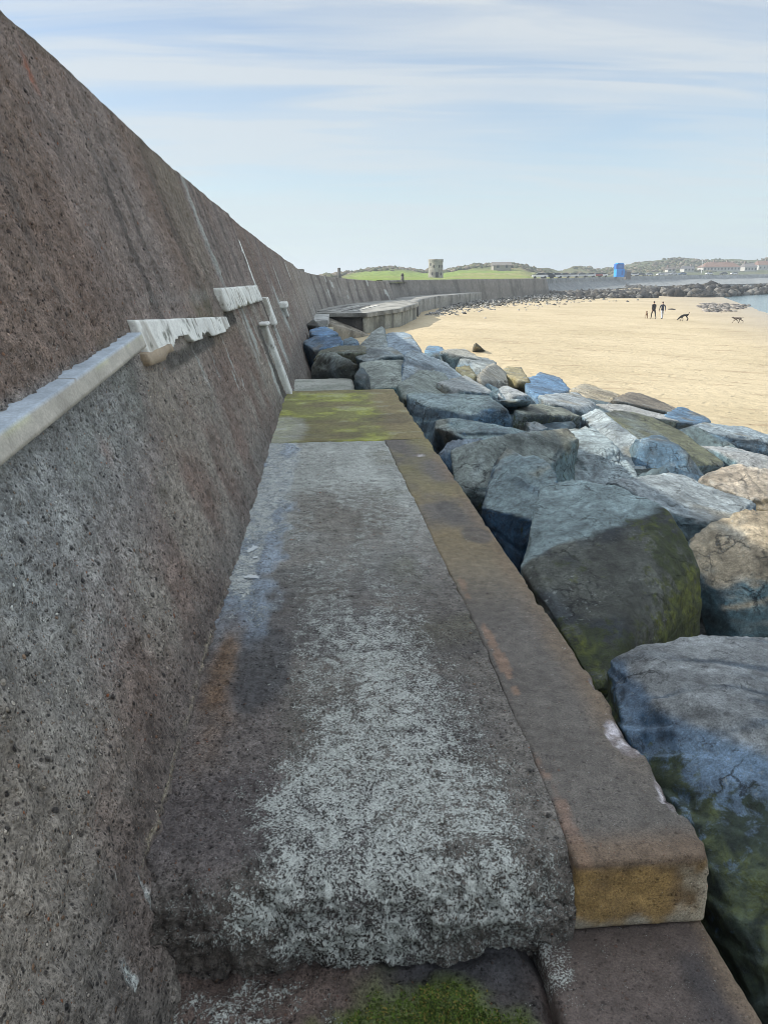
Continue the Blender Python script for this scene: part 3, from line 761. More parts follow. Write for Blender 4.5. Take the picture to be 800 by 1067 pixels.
mk_puddles()

# ------------------------------------------------------------------ boulders


def ico(sub):
    bm = bmesh.new(); bmesh.ops.create_icosphere(bm, subdivisions=sub, radius=1); bm.verts.ensure_lookup_table()
    v = np.array([q.co[:] for q in bm.verts]); f = np.array([[a.index for a in q.verts] for q in bm.faces]); bm.free(); return v, f


ICO = {k: ico(k) for k in (1, 2, 4, 5, 6, 7)}


def hull_planes(pts, merge=.945):
    bm = bmesh.new()
    for q in pts: bm.verts.new([float(a) for a in q])
    r = bmesh.ops.convex_hull(bm, input=bm.verts[:])
    junk = [e for e in r['geom_interior'] + r['geom_unused'] if isinstance(e, bmesh.types.BMVert)]
    if junk: bmesh.ops.delete(bm, geom=list(set(junk)), context='VERTS')
    bmesh.ops.recalc_face_normals(bm, faces=bm.faces[:])
    vv = np.array([v.co[:] for v in bm.verts]); c = (vv.min(0) + vv.max(0)) / 2 * .5 + vv.mean(0) * .5
    pl = []
    for f in bm.faces:
        n = np.array(f.normal[:]); a = f.calc_area(); d = float(n @ (np.array(f.calc_center_median()[:]) - c)); pl.append((a, n, d))
    bm.free(); pl.sort(key=lambda q: -q[0]); out = []
    for a, n, d in pl:
        if d < 1e-3: continue
        if all(n @ m < merge for m, _ in out): out.append((n, d))
    return c, np.array([q[0] for q in out]), np.array([q[1] for q in out]), vv.max(0) - vv.min(0)


BLUE, PALE, TAN, GREENISH, DARKR, OLIVE = (.10, .185, .285), (.24, .31, .335), (.36, .31, .235), (.17, .215, .19), (.095, .10, .10), (.15, .165, .10)


def make_rock(pts, seed, label, tint=BLUE, top=None, algae=.2, sub=5, rough=1., strata=0., sdir_=(.2, .1, 1.), p=16., group='boulders of the rock armour beside the walkway', algfn=None, capfn=None, chips=18, shave=(.62, .93), merge=.945):
    rng = np.random.RandomState(seed)
    c, Nn, D, ext = hull_planes(pts, merge)
    u, f = ICO[sub]
    e = ext / ext.max(); e = np.maximum(e, .35); v = u * e
    # three overlapping blocks, each the hull shaved by its own random planes: their union has chips, notches and sharp re-entrant steps
    hp = np.array([np.array(q, float) for q in pts]) - c; bestr = None
    for grp in range(3):
        m_ = max(2, chips // 3); cn = rng.normal(size=(m_, 3)); cn /= np.linalg.norm(cn, axis=1, keepdims=True); cd = (hp @ cn.T).max(0) * rng.uniform(*shave, m_)
        N_ = np.concatenate([Nn, cn]); D_ = np.concatenate([D, np.maximum(cd, .05)]); k_ = np.maximum(v @ N_.T / D_[None], 1e-4); r_ = 1 / k_.max(1)
        fid = k_.argmax(1); fid = np.where(fid >= len(D), fid + 100 * (grp + 1), fid); ks_ = np.partition(k_, -2, axis=1)[:, -2:]; eg_ = 1 - ks_[:, 0] / ks_[:, 1]
        if bestr is None: bestr, face, eg = r_, fid, eg_
        else: u_ = r_ > bestr + 1e-6; bestr = np.where(u_, r_, bestr); face = np.where(u_, fid, face); eg = np.where(u_, eg_, eg)
    v = v * bestr[:, None]
    size = float(np.prod(ext) ** (1 / 3)); q = (v / size) + seed * 3.17
    n_ = vnorm(v, f)
    sd = np.array(sdir_, float); sd /= np.linalg.norm(sd); wq = q + .12 * np.stack([fbm(q * 1.6, 3, seed + 50), fbm(q * 1.6 + 5, 3, seed + 51), fbm(q * 1.6 + 9, 3, seed + 52)], 1)
    lay = wq @ sd
    st = lambda a, w: (np.floor(a) + sstep(.5 - w, .5 + w, a - np.floor(a)))

    def facets(K, amp, tilt, ns):
        """broken planar facets: each patch of the surface gets its own small offset and tilt"""
        ii = rng.choice(len(v), K, replace=False); sdp = q[ii]; w_ = q + ns * np.stack([fbm(q * 3, 3, seed + 70), fbm(q * 3 + 4, 3, seed + 71), fbm(q * 3 + 8, 3, seed + 72)], 1)
        dd = ((w_[:, None, :] - sdp[None]) ** 2).sum(2) if len(v) * K < 3e7 else np.stack([((w_ - sdp[j]) ** 2).sum(1) for j in range(K)], 1)
        o2 = np.argpartition(dd, 1, axis=1)[:, :2]; r_ = np.arange(len(v)); d2 = np.sqrt(np.stack([dd[r_, o2[:, 0]], dd[r_, o2[:, 1]]], 1)); sw = d2[:, 0] > d2[:, 1]; i0 = np.where(sw, o2[:, 1], o2[:, 0]); i1 = np.where(sw, o2[:, 0], o2[:, 1]); ga = np.abs(d2[:, 0] - d2[:, 1])
        tl = rng.normal(size=(K, 3)) * tilt; of = rng.uniform(-1, 1, K) * amp
        e0 = ((q - sdp[i0]) * tl[i0]).sum(1) + of[i0]; e1 = ((q - sdp[i1]) * tl[i1]).sum(1) + of[i1]; m = .5 + .5 * np.clip(ga / .014, 0, 1); return e0 * m + e1 * (1 - m)

    # worn stone: flat faces with slight dishing, a few split ledges, fine roughness
    edge = sstep(.075, .0, eg + .03 * fbm(q * 6, 3, seed + 95)); ftone = rng.uniform(.55, 1.35, 600)[face % 600]; fwarm = rng.uniform(-1, 1, 600)[face % 600]
    d0 = -.030 * edge * sstep(-.15, .45, fbm(q * 5, 3, seed + 96)); d = d0 + .010 * fbm(q * 1.5, 2, seed + 3) + .007 * fbm(q * 6, 4, seed + 13, .6) + .0045 * ridged(q * 9, 3, seed + 9)
    if sub >= 6: d += .0035 * fbm(q * 34, 3, seed + 17, .65) - .005 * sstep(.35, .6, fbm(q * 14, 3, seed + 19))
    d += .013 * (st(fbm(q * 1.9, 3, seed + 40) * 4.5, .05) / 2.2 - fbm(q * 1.9, 3, seed + 40) * 2.)
    L = lay * 11 + 1.5 * fbm(q * 1.6, 3, seed + 31); gate = sstep(-.1, .3, fbm(q * 1.1, 2, seed + 35)); d += (.35 + strata) * gate * (.016 * (L - st(L, .07)) + .007 * fbm(P3(lay * 42, q[:, 0] * 2.5, q[:, 1] * 2.5), 3, seed + 33))
    cw = q + .18 * np.stack([fbm(q * 2.2, 3, seed + 80), fbm(q * 2.2 + 4, 3, seed + 81), fbm(q * 2.2 + 8, 3, seed + 82)], 1); d -= .020 * sstep(.05, .0, np.abs(vnoise(cw * 1.3, seed + 84))) * sstep(.0, .25, vnoise(q * 1.4, seed + 86))
    rad = v / np.linalg.norm(v, axis=1, keepdims=True); n_ = n_ * .35 + rad * .65
    v = v + n_ * (d * size * rough)[:, None]
    me = mesh('boulder', v, f); n_ = vnorm(v, f)
    t = np.tile(tint, (len(v), 1)).astype(float); nz = n_[:, 2]; n1 = fbm(q * 2.2, 4, seed + 21); n2 = fbm(P3(lay * 9, q[:, 0] * 1.2, q[:, 1] * 1.2), 3, seed + 22)
    t = t * np.array((.74, .95, 1.07) if tint[2] > tint[0] else (.85, .88, .88)) * ftone[:, None] * (1 + fwarm[:, None] * np.array((.14, .02, -.14)))
    if top is not None: t = mixc(t, np.array(top) * 1.2 * (.6 + .4 * ftone[:, None]), sstep(.42, .72, nz + .18 * n1))  # up-facing faces painted paler, as if lit by the sky
    t = mixc(t, np.array(tint) * .45, .65 * sstep(.1, .5, n2)); t = mixc(t, (.22, .29, .33), .40 * sstep(.2, .6, n1))
    t = mixc(t, (.20, .16, .08), .5 * sstep(.28, .6, fbm(q * 3, 3, seed + 24)))
    ln_ = 1 - np.abs(2 * ((lay * 8 + .9 * fbm(q * 2.4, 3, seed + 88)) % 1) - 1); t = mixc(t, np.array(tint) * .2, .6 * sstep(.10, .0, ln_) * sstep(-.05, .3, fbm(q * 2.3, 3, seed + 89)))
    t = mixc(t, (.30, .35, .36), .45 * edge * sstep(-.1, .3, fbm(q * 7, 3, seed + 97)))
    al = np.zeros(len(v)) + (algae + .18) * (.6 + .6 * fbm(q * 1.8, 3, seed + 27)) * (1.15 - .75 * sstep(.3, .85, nz))
    if algfn is not None: al = algfn(v + c, nz, al)
    if capfn is not None: t = capfn(v + c, n_, t)
    lum = t.mean(1, keepdims=True); t = t * np.minimum(1, .31 / np.maximum(lum, 1e-3)) ** .7
    attr(me, 'tint', t); attr(me, 'algae', np.clip(al, 0, 1))
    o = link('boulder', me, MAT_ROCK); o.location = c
    tag(o, label, 'boulder', group); return o


def surf(X, Y):
    return .12 - .20 * max(0., X - 1.2) - .018 * max(0., Y - 12) - (.02 * max(0., Y - 24))


def on_pile(px, py, dz=0.):
    z = 0.
    for _ in range(25):
        w = at_z(px, py, z); w[1] = min(max(w[1], 0), 60); w[0] = min(max(w[0], -1), 14); z = .5 * z + .5 * (surf(w[0], w[1]) + dz)
    return at_z(px, py, z)


def pile_rock(outline, seed, label, depth=.8, back=.12, shrink=.86, **k):
    """outline: pixels of the visible stone with height offsets from the pile's slope; the body goes down below it"""
    P = np.array([on_pile(*q) for q in outline]); c = P.mean(0); away = np.array([c[0] - CAM[0], c[1] - CAM[1], 0]); away /= np.linalg.norm(away)
    B = c + (P - c) * shrink; B[:, 2] = c[2] + (P[:, 2] - c[2]) * .4 - depth; B += away * back
    Mid = c + (P - c) * 1.02; Mid[:, 2] = P[:, 2] - .45 * depth; Mid += away * back * .6
    return make_rock(np.concatenate([P, Mid, B]), seed, label, **k)


def hero(pts, seed, label, **k):
    """pts: (px,py,z) on the visible faces, or ('w',x,y,z) for points in the world"""
    W_ = [np.array(q[1:], float) if q[0] == 'w' else at_z(*q) for q in pts]
    return make_rock(np.array(W_), seed, label, **k)


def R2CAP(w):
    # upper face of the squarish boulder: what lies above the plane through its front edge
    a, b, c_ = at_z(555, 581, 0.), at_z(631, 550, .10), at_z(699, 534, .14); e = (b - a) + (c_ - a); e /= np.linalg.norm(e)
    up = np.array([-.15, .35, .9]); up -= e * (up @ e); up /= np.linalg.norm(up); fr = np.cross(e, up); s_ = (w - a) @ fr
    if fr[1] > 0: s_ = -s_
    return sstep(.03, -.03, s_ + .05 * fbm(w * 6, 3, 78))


# nearest, right edge of the picture
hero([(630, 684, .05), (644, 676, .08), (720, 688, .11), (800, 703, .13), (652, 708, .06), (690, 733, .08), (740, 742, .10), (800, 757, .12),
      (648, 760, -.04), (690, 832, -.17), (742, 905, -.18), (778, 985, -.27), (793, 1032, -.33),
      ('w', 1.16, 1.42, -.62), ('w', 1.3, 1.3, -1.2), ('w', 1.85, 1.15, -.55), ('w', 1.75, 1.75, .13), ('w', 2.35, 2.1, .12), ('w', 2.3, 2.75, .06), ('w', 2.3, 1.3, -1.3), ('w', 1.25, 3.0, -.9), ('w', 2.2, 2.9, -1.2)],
     201, 'large blue-grey boulder with mossy left side, nearest of all, cut by the right edge', tint=(.125, .165, .205), top=(.30, .34, .36), algae=.35, sub=7, rough=.55, strata=.9, sdir_=(.25, .5, 1.), chips=9, shave=(.90, .985), merge=.99, capfn=lambda w, n, t: mixc(t * np.array((.68, .88, 1.15)), mixc(np.tile((.44, .47, .48), (len(w), 1)).astype(float), (.12, .15, .18), sstep(.1, .5, fbm(P3(w[:, 0] * 2.5, w[:, 1] * 22 + w[:, 0] * 9, 0), 3, 79))), sstep(.045, .075, w[:, 2] + .02 * fbm(w * 9, 3, 76))),  # capfn paints sky-bright streaks on the top, shaded blue on the front
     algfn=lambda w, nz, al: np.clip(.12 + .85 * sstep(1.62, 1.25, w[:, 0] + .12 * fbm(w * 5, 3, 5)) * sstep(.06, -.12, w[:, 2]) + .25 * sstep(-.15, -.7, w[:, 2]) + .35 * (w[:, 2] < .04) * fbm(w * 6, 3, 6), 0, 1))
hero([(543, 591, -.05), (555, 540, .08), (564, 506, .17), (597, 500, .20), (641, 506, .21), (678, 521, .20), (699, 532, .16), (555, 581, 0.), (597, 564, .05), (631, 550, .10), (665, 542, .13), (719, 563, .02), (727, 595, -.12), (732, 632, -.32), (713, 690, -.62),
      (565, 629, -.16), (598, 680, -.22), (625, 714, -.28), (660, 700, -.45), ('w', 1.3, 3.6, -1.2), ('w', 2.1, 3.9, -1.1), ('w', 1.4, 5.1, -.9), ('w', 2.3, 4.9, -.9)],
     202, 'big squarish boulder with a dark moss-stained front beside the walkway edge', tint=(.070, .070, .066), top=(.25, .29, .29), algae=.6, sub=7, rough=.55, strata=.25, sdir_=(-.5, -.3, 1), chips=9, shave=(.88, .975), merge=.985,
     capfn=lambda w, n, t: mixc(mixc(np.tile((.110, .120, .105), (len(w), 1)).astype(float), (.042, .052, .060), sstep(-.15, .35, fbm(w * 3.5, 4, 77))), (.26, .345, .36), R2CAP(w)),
     algfn=lambda w, nz, al: np.clip((.38 + .55 * sstep(1.65, 2.05, w[:, 0]) + .6 * sstep(-.05, -.3, w[:, 2]) + .6 * fbm(w * 3, 3, 8)) * (1 - .85 * R2CAP(w)), 0, 1))
hero([(517, 481, 0.), (522, 471, .08), (537, 469, .12), (560, 481, .10), (582, 499, .05), (571, 505, .02), (558, 520, -.06), (555, 542, -.14), (547, 561, -.32), (530, 561, -.34), (514, 548, -.28), (501, 533, -.20), (505, 514, -.10), (511, 492, -.04),
      ('w', 1.35, 5.4, -1.), ('w', 1.9, 5.8, -1.), ('w', 1.9, 6.6, -.9), ('w', 1.4, 6.6, -.9)],
     203, 'pale weathered boulder with a rounded top leaning against the big dark one', tint=BLUE, top=(.23, .31, .33), algae=.12, sub=6, rough=.7, strata=.5, sdir_=(.6, .2, 1), p=18, shave=(.76, .95))
hero([(479, 464, .0), (502, 457, .06), (545, 452, .06), (595, 446, .0), (601, 458, -.06), (600, 480, -.28), (592, 497, -.42), (471, 496, -.22), (482, 516, -.32), (496, 521, -.36), (560, 500, -.3),
      ('w', 1.3, 6.9, -1.), ('w', 2.4, 7.2, -1.1), ('w', 2.7, 8.3, -.9), ('w', 1.5, 8.2, -.9)],
     204, 'greenish grey speckled boulder standing behind the pale weathered one', tint=(.14, .17, .165), top=(.20, .235, .22), algae=.42, sub=6, rough=.6, p=20, shave=(.76, .95))
hero([(454, 474, -.16), (466, 462, -.08), (482, 457, -.04), (504, 455, -.03), (496, 466, -.12), (478, 470, -.16), (470, 492, -.34), (460, 484, -.28), ('w', 1.25, 7.9, -.9), ('w', 1.7, 8.2, -.9), ('w', 1.6, 8.8, -.8)],
     205, 'low dark blue boulder wedged against the walkway edge under the flat-topped one', tint=(.11, .155, .21), top=(.19, .24, .29), algae=.1, sub=5, rough=.7, shave=(.76, .95))
hero([(453, 446, -.02), (455, 437, .04), (482, 436, .07), (520, 443, .04), (552, 450, -.02), (540, 457, -.06), (512, 457, -.03), (486, 455, -.02), (463, 447, .0), (451, 450, -.1), (458, 468, -.3), (475, 470, -.32),
      ('w', 1.3, 8.9, -.8), ('w', 2.2, 8.8, -.8), ('w', 2.4, 9.6, -.7), ('w', 1.3, 9.8, -.7)],
     206, 'flat-topped long boulder with blue side, second of the flat ones along the walkway', tint=(.13, .18, .235), top=(.23, .31, .32), algae=.06, sub=6, rough=.6, strata=.6, p=20, shave=(.76, .95))
hero([(424, 413, .03), (452, 410, .06), (514, 415, .04), (531, 429, -.06), (535, 441, -.20), (522, 445, -.22), (455, 424, .0), (427, 424, -.08), (457, 440, -.24), (434, 443, -.35), (450, 464, -.45),
      ('w', 1.2, 10.5, -.9), ('w', 2.4, 10.4, -.9), ('w', 2.6, 11.8, -.8), ('w', 1.3, 12.2, -.8)],
     207, 'large flat-topped boulder with dark near end, where the mossy landing begins', tint=(.14, .19, .24), top=(.23, .30, .30), algae=.1, sub=6, rough=.5, strata=.5, p=22, shave=(.76, .95))
hero([(512, 415, -.02), (540, 416, -.02), (558, 417, -.03), (556, 420, -.06), (515, 420, -.06), ('w', 2.2, 11.7, -.5), ('w', 3.0, 11.8, -.5), ('w', 2.9, 12.3, -.5)], 208, 'thin flat slab of stone lying behind the dark-ended flat-topped boulder', tint=PALE, top=PALE, algae=.25, sub=4, rough=.5)

# sunlit rock on the right edge and its neighbours
hero([(712, 560, -.16), (728, 552, -.12), (766, 541, -.06), (800, 533, -.02), (840, 528, .0), (728, 603, -.36), (753, 609, -.36), (800, 597, -.28), (850, 590, -.22), (759, 650, -.58), (769, 687, -.8), (800, 684, -.8), (850, 680, -.75),
      ('w', 2.6, 4.2, -1.4), ('w', 3.4, 4.0, -1.4), ('w', 3.2, 5.6, -1.3), ('w', 3.9, 5.4, -1.)],
     209, 'sunlit cream-topped boulder with cracked top at the right edge', tint=(.15, .20, .195), top=(.46, .39, .28), algae=.05, sub=6, rough=.55, strata=.25, sdir_=(-.4, -.1, 1), p=22, shave=(.76, .95))

R = pile_rock
R([(640, 500, .02), (664, 497, .04), (700, 492, .08), (727, 500, .08), (788, 524, .02), (782, 533, 0.), (745, 548, -.1), (718, 560, -.2), (700, 533, -.12), (676, 512, -.1)], 210, 'crumpled blue-white boulder with broken ridges behind the big squarish one', .8, tint=(.22, .265, .30), top=(.31, .36, .38), algae=.04, sub=6, rough=1.1, strata=.8)
R([(725, 491, .05), (750, 484, .14), (780, 491, .14), (800, 499, .12), (840, 510, .1), (840, 535, -.05), (800, 526, -.02), (768, 515, -.02), (738, 503, 0)], 211, 'buff layered boulder with wavy strata above the cream-topped one at the right edge', .7, tint=(.33, .285, .22), top=(.40, .35, .28), algae=0., sub=6, rough=.8, strata=1.1, sdir_=(.6, -.3, .6))
R([(592, 446, .02), (610, 440, .08), (636, 459, .06), (662, 486, -.08), (642, 503, -.25), (596, 496, -.28), (600, 473, -.1)], 212, 'two-toned boulder with bright blue-white back and shaded green front', .7, tint=(.14, .175, .16), top=(.26, .32, .34), algae=.3, sub=6, rough=.9, strata=.4)
R([(630, 429, .14), (646, 427, .18), (671, 432, .16), (711, 450, .08), (758, 486, -.12), (720, 490, -.2), (682, 470, -.08), (645, 440, .06)], 213, 'long tilted slab with a dark olive-green top crossing the middle of the pile', .6, .1, tint=(.11, .135, .15), top=(.105, .115, .070), algae=.35, sub=6, rough=.55, strata=.8, sdir_=(.3, -.3, 1))
R([(614, 433, .02), (630, 429, .12), (642, 441, .08), (683, 471, -.1), (668, 500, -.4), (640, 470, -.2), (619, 447, -.08)], 214, 'sharp-edged bright-crested boulder propped under the olive-green slab', .6, tint=(.15, .20, .245), top=(.28, .33, .35), algae=.12, sub=5, rough=.9, strata=.5)
R([(682, 489, -.25), (722, 489, -.2), (700, 496, -.3), (668, 500, -.38), (655, 498, -.35)], 215, 'dark green boulder in the hollow below the tilted olive-green slab', .5, tint=(.10, .125, .11), algae=.4, sub=5)
R([(720, 447, .05), (740, 440, .14), (775, 446, .14), (800, 456, .1), (840, 466, .1), (840, 480, -.1), (800, 476, -.15), (762, 468, -.14), (730, 456, -.05)], 216, 'broad blue boulder with pale left tip, highest at the right edge', .8, tint=(.14, .19, .235), top=(.20, .25, .28), algae=.02, sub=6, rough=.8)
R([(732, 465, 0), (770, 467, .0), (800, 478, -.02), (840, 486, 0), (840, 500, -.1), (800, 495, -.12), (752, 478, -.1)], 217, 'low pale flat boulder below the broad blue one at the right edge', .6, tint=PALE, top=(.38, .40, .40), algae=0., sub=5, strata=.8)
R([(691, 433, .0), (710, 423, .14), (726, 430, .1), (737, 443, -.05), (722, 447, -.12), (704, 443, -.1)], 218, 'blue pyramid-like boulder just beyond the tilted olive-green slab', .7, tint=(.14, .20, .255), algae=.02, sub=5)
R([(638, 416, .05), (660, 410, .12), (682, 415, .12), (709, 427, .02), (695, 432, -.08), (652, 421, -.04)], 219, 'dark brown long boulder on the sand side with its shaded face towards us', .7, tint=(.10, .092, .075), top=(.16, .14, .11), algae=.2, sub=5, rough=.7)
R([(614, 420, 0), (650, 421, .02), (692, 432, 0), (708, 441, -.05), (690, 440, -.1), (640, 430, -.05)], 220, 'pale broken slab lying between the dark brown boulder and the olive-green slab', .5, tint=(.22, .25, .26), top=(.33, .34, .33), algae=.05, sub=5, strata=.8)
R([(594, 409, .0), (606, 403, .08), (622, 401, .14), (648, 412, .04), (640, 419, -.04), (615, 418, -.04)], 221, 'beige weathered boulder at the top of the pile against the sand', .6, tint=(.25, .22, .16), top=(.33, .29, .21), algae=.1, sub=5)
R([(565, 417, 0), (575, 411, .08), (600, 409, .12), (620, 422, .06), (617, 437, -.1), (596, 436, -.15), (575, 428, -.08)], 222, 'rounded pale blue boulder below the beige one near the sand', .7, tint=(.19, .24, .275), top=(.29, .33, .35), algae=.03, sub=5)
R([(531, 430, -.02), (552, 421, .04), (573, 420, .06), (602, 434, .02), (588, 446, -.2), (565, 447, -.25), (545, 440, -.15)], 223, 'dark boulder with green underside under the rounded pale blue one', .6, tint=(.085, .10, .10), top=(.17, .19, .16), algae=.5, sub=5)
R([(544, 446, -.05), (560, 440, .04), (572, 446, 0.), (566, 452, -.1), (550, 453, -.1)], 224, 'small pale rounded boulder perched behind the speckled greenish one', .4, tint=(.24, .28, .30), top=(.33, .36, .37), algae=0., sub=5)
R([(547, 392, .05), (560, 387, .14), (576, 392, .1), (591, 405, .0), (572, 416, -.18), (551, 411, -.15)], 225, 'deep blue boulder standing dark against the sand, right of the olive one', .8, tint=(.12, .175, .24), algae=.02, sub=5)
R([(519, 406, 0), (528, 401, .06), (550, 411, .04), (557, 418, -.05), (526, 416, -.08)], 226, 'pale blue-white low boulder in front of the deep blue one', .5, tint=(.25, .29, .31), top=(.34, .37, .38), algae=0., sub=5)
R([(522, 381, .05), (541, 381, .1), (548, 392, .04), (547, 407, -.2), (536, 406, -.22), (527, 391, -.05)], 227, 'upright olive-yellow boulder on the sand side of the pile', .6, tint=(.20, .175, .08), top=(.24, .21, .12), algae=.2, sub=5)
R([(493, 394, .0), (508, 382, .14), (523, 382, .12), (528, 398, -.1), (518, 411, -.3), (500, 404, -.2)], 228, 'squared block with a dark near face beside the upright olive-yellow boulder', .6, tint=(.10, .105, .10), top=(.36, .35, .30), algae=.1, sub=5, p=22)
R([(476, 383, 0), (488, 380, .06), (497, 392, 0), (487, 395, -.1)], 229, 'small yellow-green stone at the foot of the squared block', .5, tint=(.19, .18, .10), algae=.25, sub=4)
R([(490, 372, .04), (510, 371, .06), (516, 379, 0), (496, 387, -.1)], 230, 'flat blue-grey boulder directly below the small pointed stone on the sand', .6, tint=(.17, .215, .24), top=(.24, .27, .27), algae=.02, sub=4)
R([(459, 371, .0), (467, 364, .12), (485, 363, .14), (494, 370, .06), (491, 382, -.15), (478, 382, -.15)], 231, 'pale cracked boulder with a peaked top by the edge of the sand', .6, tint=(.21, .23, .23), top=(.33, .33, .29), algae=.06, sub=5)
R([(442, 368, -.05), (447, 358, .1), (458, 360, .1), (464, 367, .0), (457, 372, -.12)], 232, 'small blue boulder with a pointed top between the round one and the cracked one', .5, tint=(.17, .22, .255), algae=.02, sub=4)
make_rock(np.array([at_z(491, 367, -1.6), at_z(494, 356, -1.05), at_z(497, 357, -1.08), at_z(507, 367, -1.62), at_z(499, 368, -1.7), at_z(500, 364, -1.8), at_z(493, 365, -1.85)]), 233, 'small dark pointed stone standing alone on the sand beyond the boulders', tint=(.13, .135, .12), algae=.05, sub=4, rough=.6)
R([(418, 384, 0), (422, 370, .22), (436, 366, .28), (452, 371, .24), (467, 379, .16), (487, 395, .0), (470, 398, -.05), (445, 390, 0), (418, 402, -.2)], 234, 'large ridged blue boulder rising past the far end of the mossy landing', .8, merge=.985, tint=(.14, .195, .25), top=(.21, .26, .29), algae=.06, sub=6, rough=1.)
R([(440, 384, .06), (466, 388, .06), (472, 412, -.15), (420, 415, -.15), (414, 402, -.1), (428, 394, .0)], 235, 'green-tinged angular boulder in front of the large ridged blue one', .6, merge=.985, shave=(.8, .95), tint=(.15, .19, .18), top=(.20, .235, .21), algae=.25, sub=5)
R([(468, 396, .02), (486, 392, .04), (517, 411, .0), (500, 414, -.08), (472, 414, -.1)], 236, 'pale tilted slab running down right from the large ridged blue boulder', .5, tint=(.24, .28, .29), top=(.32, .35, .35), algae=.04, sub=5, strata=.6)
R([(376, 377, .06), (395, 374, .1), (419, 375, .1), (420, 403, -.2), (380, 405, -.25)], 237, 'pale green flat-faced boulder at the far end of the mossy landing', .7, tint=(.22, .27, .245), top=(.27, .31, .28), algae=.15, sub=5, rough=.6, p=22)
R([(368, 392, .0), (377, 380, .05), (384, 392, -.05), (381, 404, -.2), (370, 405, -.2)], 238, 'dark narrow boulder standing beside the pale slab below the wall', .5, tint=(.07, .08, .075), algae=.3, sub=4)
wallg = 'boulders heaped against the foot of the sea wall'


def wr(outline, zt_, zb, seed, label, **k):
    P = np.array([at_z(px, py, zt_ + dz) for px, py, dz in outline]); c = P.mean(0); B = c + (P - c) * .9; B[:, 2] = zb; B[:, 1] += .3
    Mi = c + (P - c) * 1.05; Mi[:, 2] = (P[:, 2] + zb) / 2; Mi[:, 1] += .12
    k.setdefault('group', wallg); k.setdefault('sub', 5)
    return make_rock(np.concatenate([P, Mi, B]), seed, label, **k)


wr([(324, 382, -.1), (334, 368, .16), (347, 366, .2), (368, 376, .12), (372, 390, -.15), (357, 393, -.2), (325, 389, -.2)], .1, -.7, 241, 'dark rounded boulder behind the pale slab at the foot of the wall', tint=(.10, .11, .10), top=(.17, .20, .18), algae=.25)
wr([(318, 356, 0), (329, 349, .14), (351, 350, .14), (358, 359, 0), (330, 365, -.12)], .05, -.7, 242, 'bright blue boulder above the dark rounded one beside the wall', tint=(.14, .20, .27), algae=.02)
wr([(321, 343, .05), (338, 339, .14), (353, 347, .06), (341, 352, -.05), (324, 349, -.05)], .0, -.8, 243, 'farthest blue boulder tucked against the wall below the concrete steps', tint=(.13, .19, .26), algae=.02)
wr([(319, 338, 0), (324, 334, .1), (330, 335, .1), (335, 340, 0)], .05, -.8, 244, 'small black boulder wedged into the wall at the far end of the heap', tint=(.06, .065, .06), algae=.15, sub=4)
wr([(328, 366, 0), (353, 360, .06), (377, 360, .06), (381, 367, 0), (350, 369, -.05)], .0, -.6, 245, 'flat thin grey-green boulder lying on the dark rounded one by the wall', tint=(.20, .22, .17), algae=.1)
wr([(356, 355, 0), (368, 349, .12), (377, 356, .04), (373, 362, -.1), (358, 361, -.1)], .0, -.8, 246, 'small blue boulder between the bright blue one and the tall peaked one', tint=(.15, .205, .265), algae=.02, sub=4)
wr([(378, 356, 0), (390, 343, .28), (401, 342, .28), (402, 354, .05), (405, 364, -.15), (381, 366, -.2)], -.1, -.9, 247, 'peaked boulder with a pale right edge beneath the concrete apron', tint=(.16, .205, .23), top=(.22, .25, .24), algae=.1)
wr([(401, 350, .1), (410, 345, .22), (427, 347, .22), (439, 363, -.05), (437, 369, -.2), (416, 370, -.2), (402, 363, -.1)], -.5, -1.5, 248, 'large round-backed blue boulder standing against the sand', tint=(.13, .19, .255), top=(.18, .235, .28), algae=.02, rough=.7)
wr([(370, 368, 0), (390, 366, .06), (408, 361, .08), (423, 371, -.02), (386, 377, -.1)], -.05, -.7, 249, 'low dark-banded boulder in front of the peaked one', tint=(.12, .16, .185), top=(.19, .22, .22), algae=.1)


def fillers():
    rng = np.random.RandomState(5)
    spots = [(1.7, 3.3, -.75, .5), (2.6, 3.2, -1.2, .6), (2.2, 5.3, -.6, .6), (3.0, 6.2, -.75, .7), (1.5, 8.6, -.7, .5), (2.6, 8.9, -.75, .7), (3.6, 7.6, -.85, .8), (3.3, 10.2, -.85, .8), (4.3, 9.3, -.95, .8), (5.2, 7.3, -1.1, .8), (1.8, 12.6, -.75, .7), (2.9, 12.6, -.85, .7),
             (4.2, 12.4, -1.0, .8), (5.6, 11., -1.15, .9), (6.6, 9.6, -1.3, .8), (5.2, 14.5, -1.2, .8), (3.2, 15.2, -.95, .8), (1.2, 14.6, -.75, .7), (.6, 16.5, -.8, .7), (1.6, 18., -.95, .8), (3.2, 18.5, -1.2, .8), (.3, 20.5, -.9, .7), (1.8, 22.5, -1.2, .8), (4.4, 17.2, -1.3, .7), (.2, 25, -1.0, .8), (7.4, 11.8, -1.45, .7), (2.9, 21.5, -1.4, .6)]
    for i, (x, y, z, s) in enumerate(spots):
        p = rng.normal(size=(14, 3)); p /= np.linalg.norm(p, axis=1, keepdims=True); p *= s * rng.uniform(.75, 1.1, (14, 1)) * (1, 1, .75); p += (x, y, z)
        make_rock(p, 400 + i, 'grey-blue boulder mostly buried in the shadowed gaps under the others', tint=(.12, .155, .175), algae=.15, sub=4, group='boulders buried beneath the rock armour')


fillers()


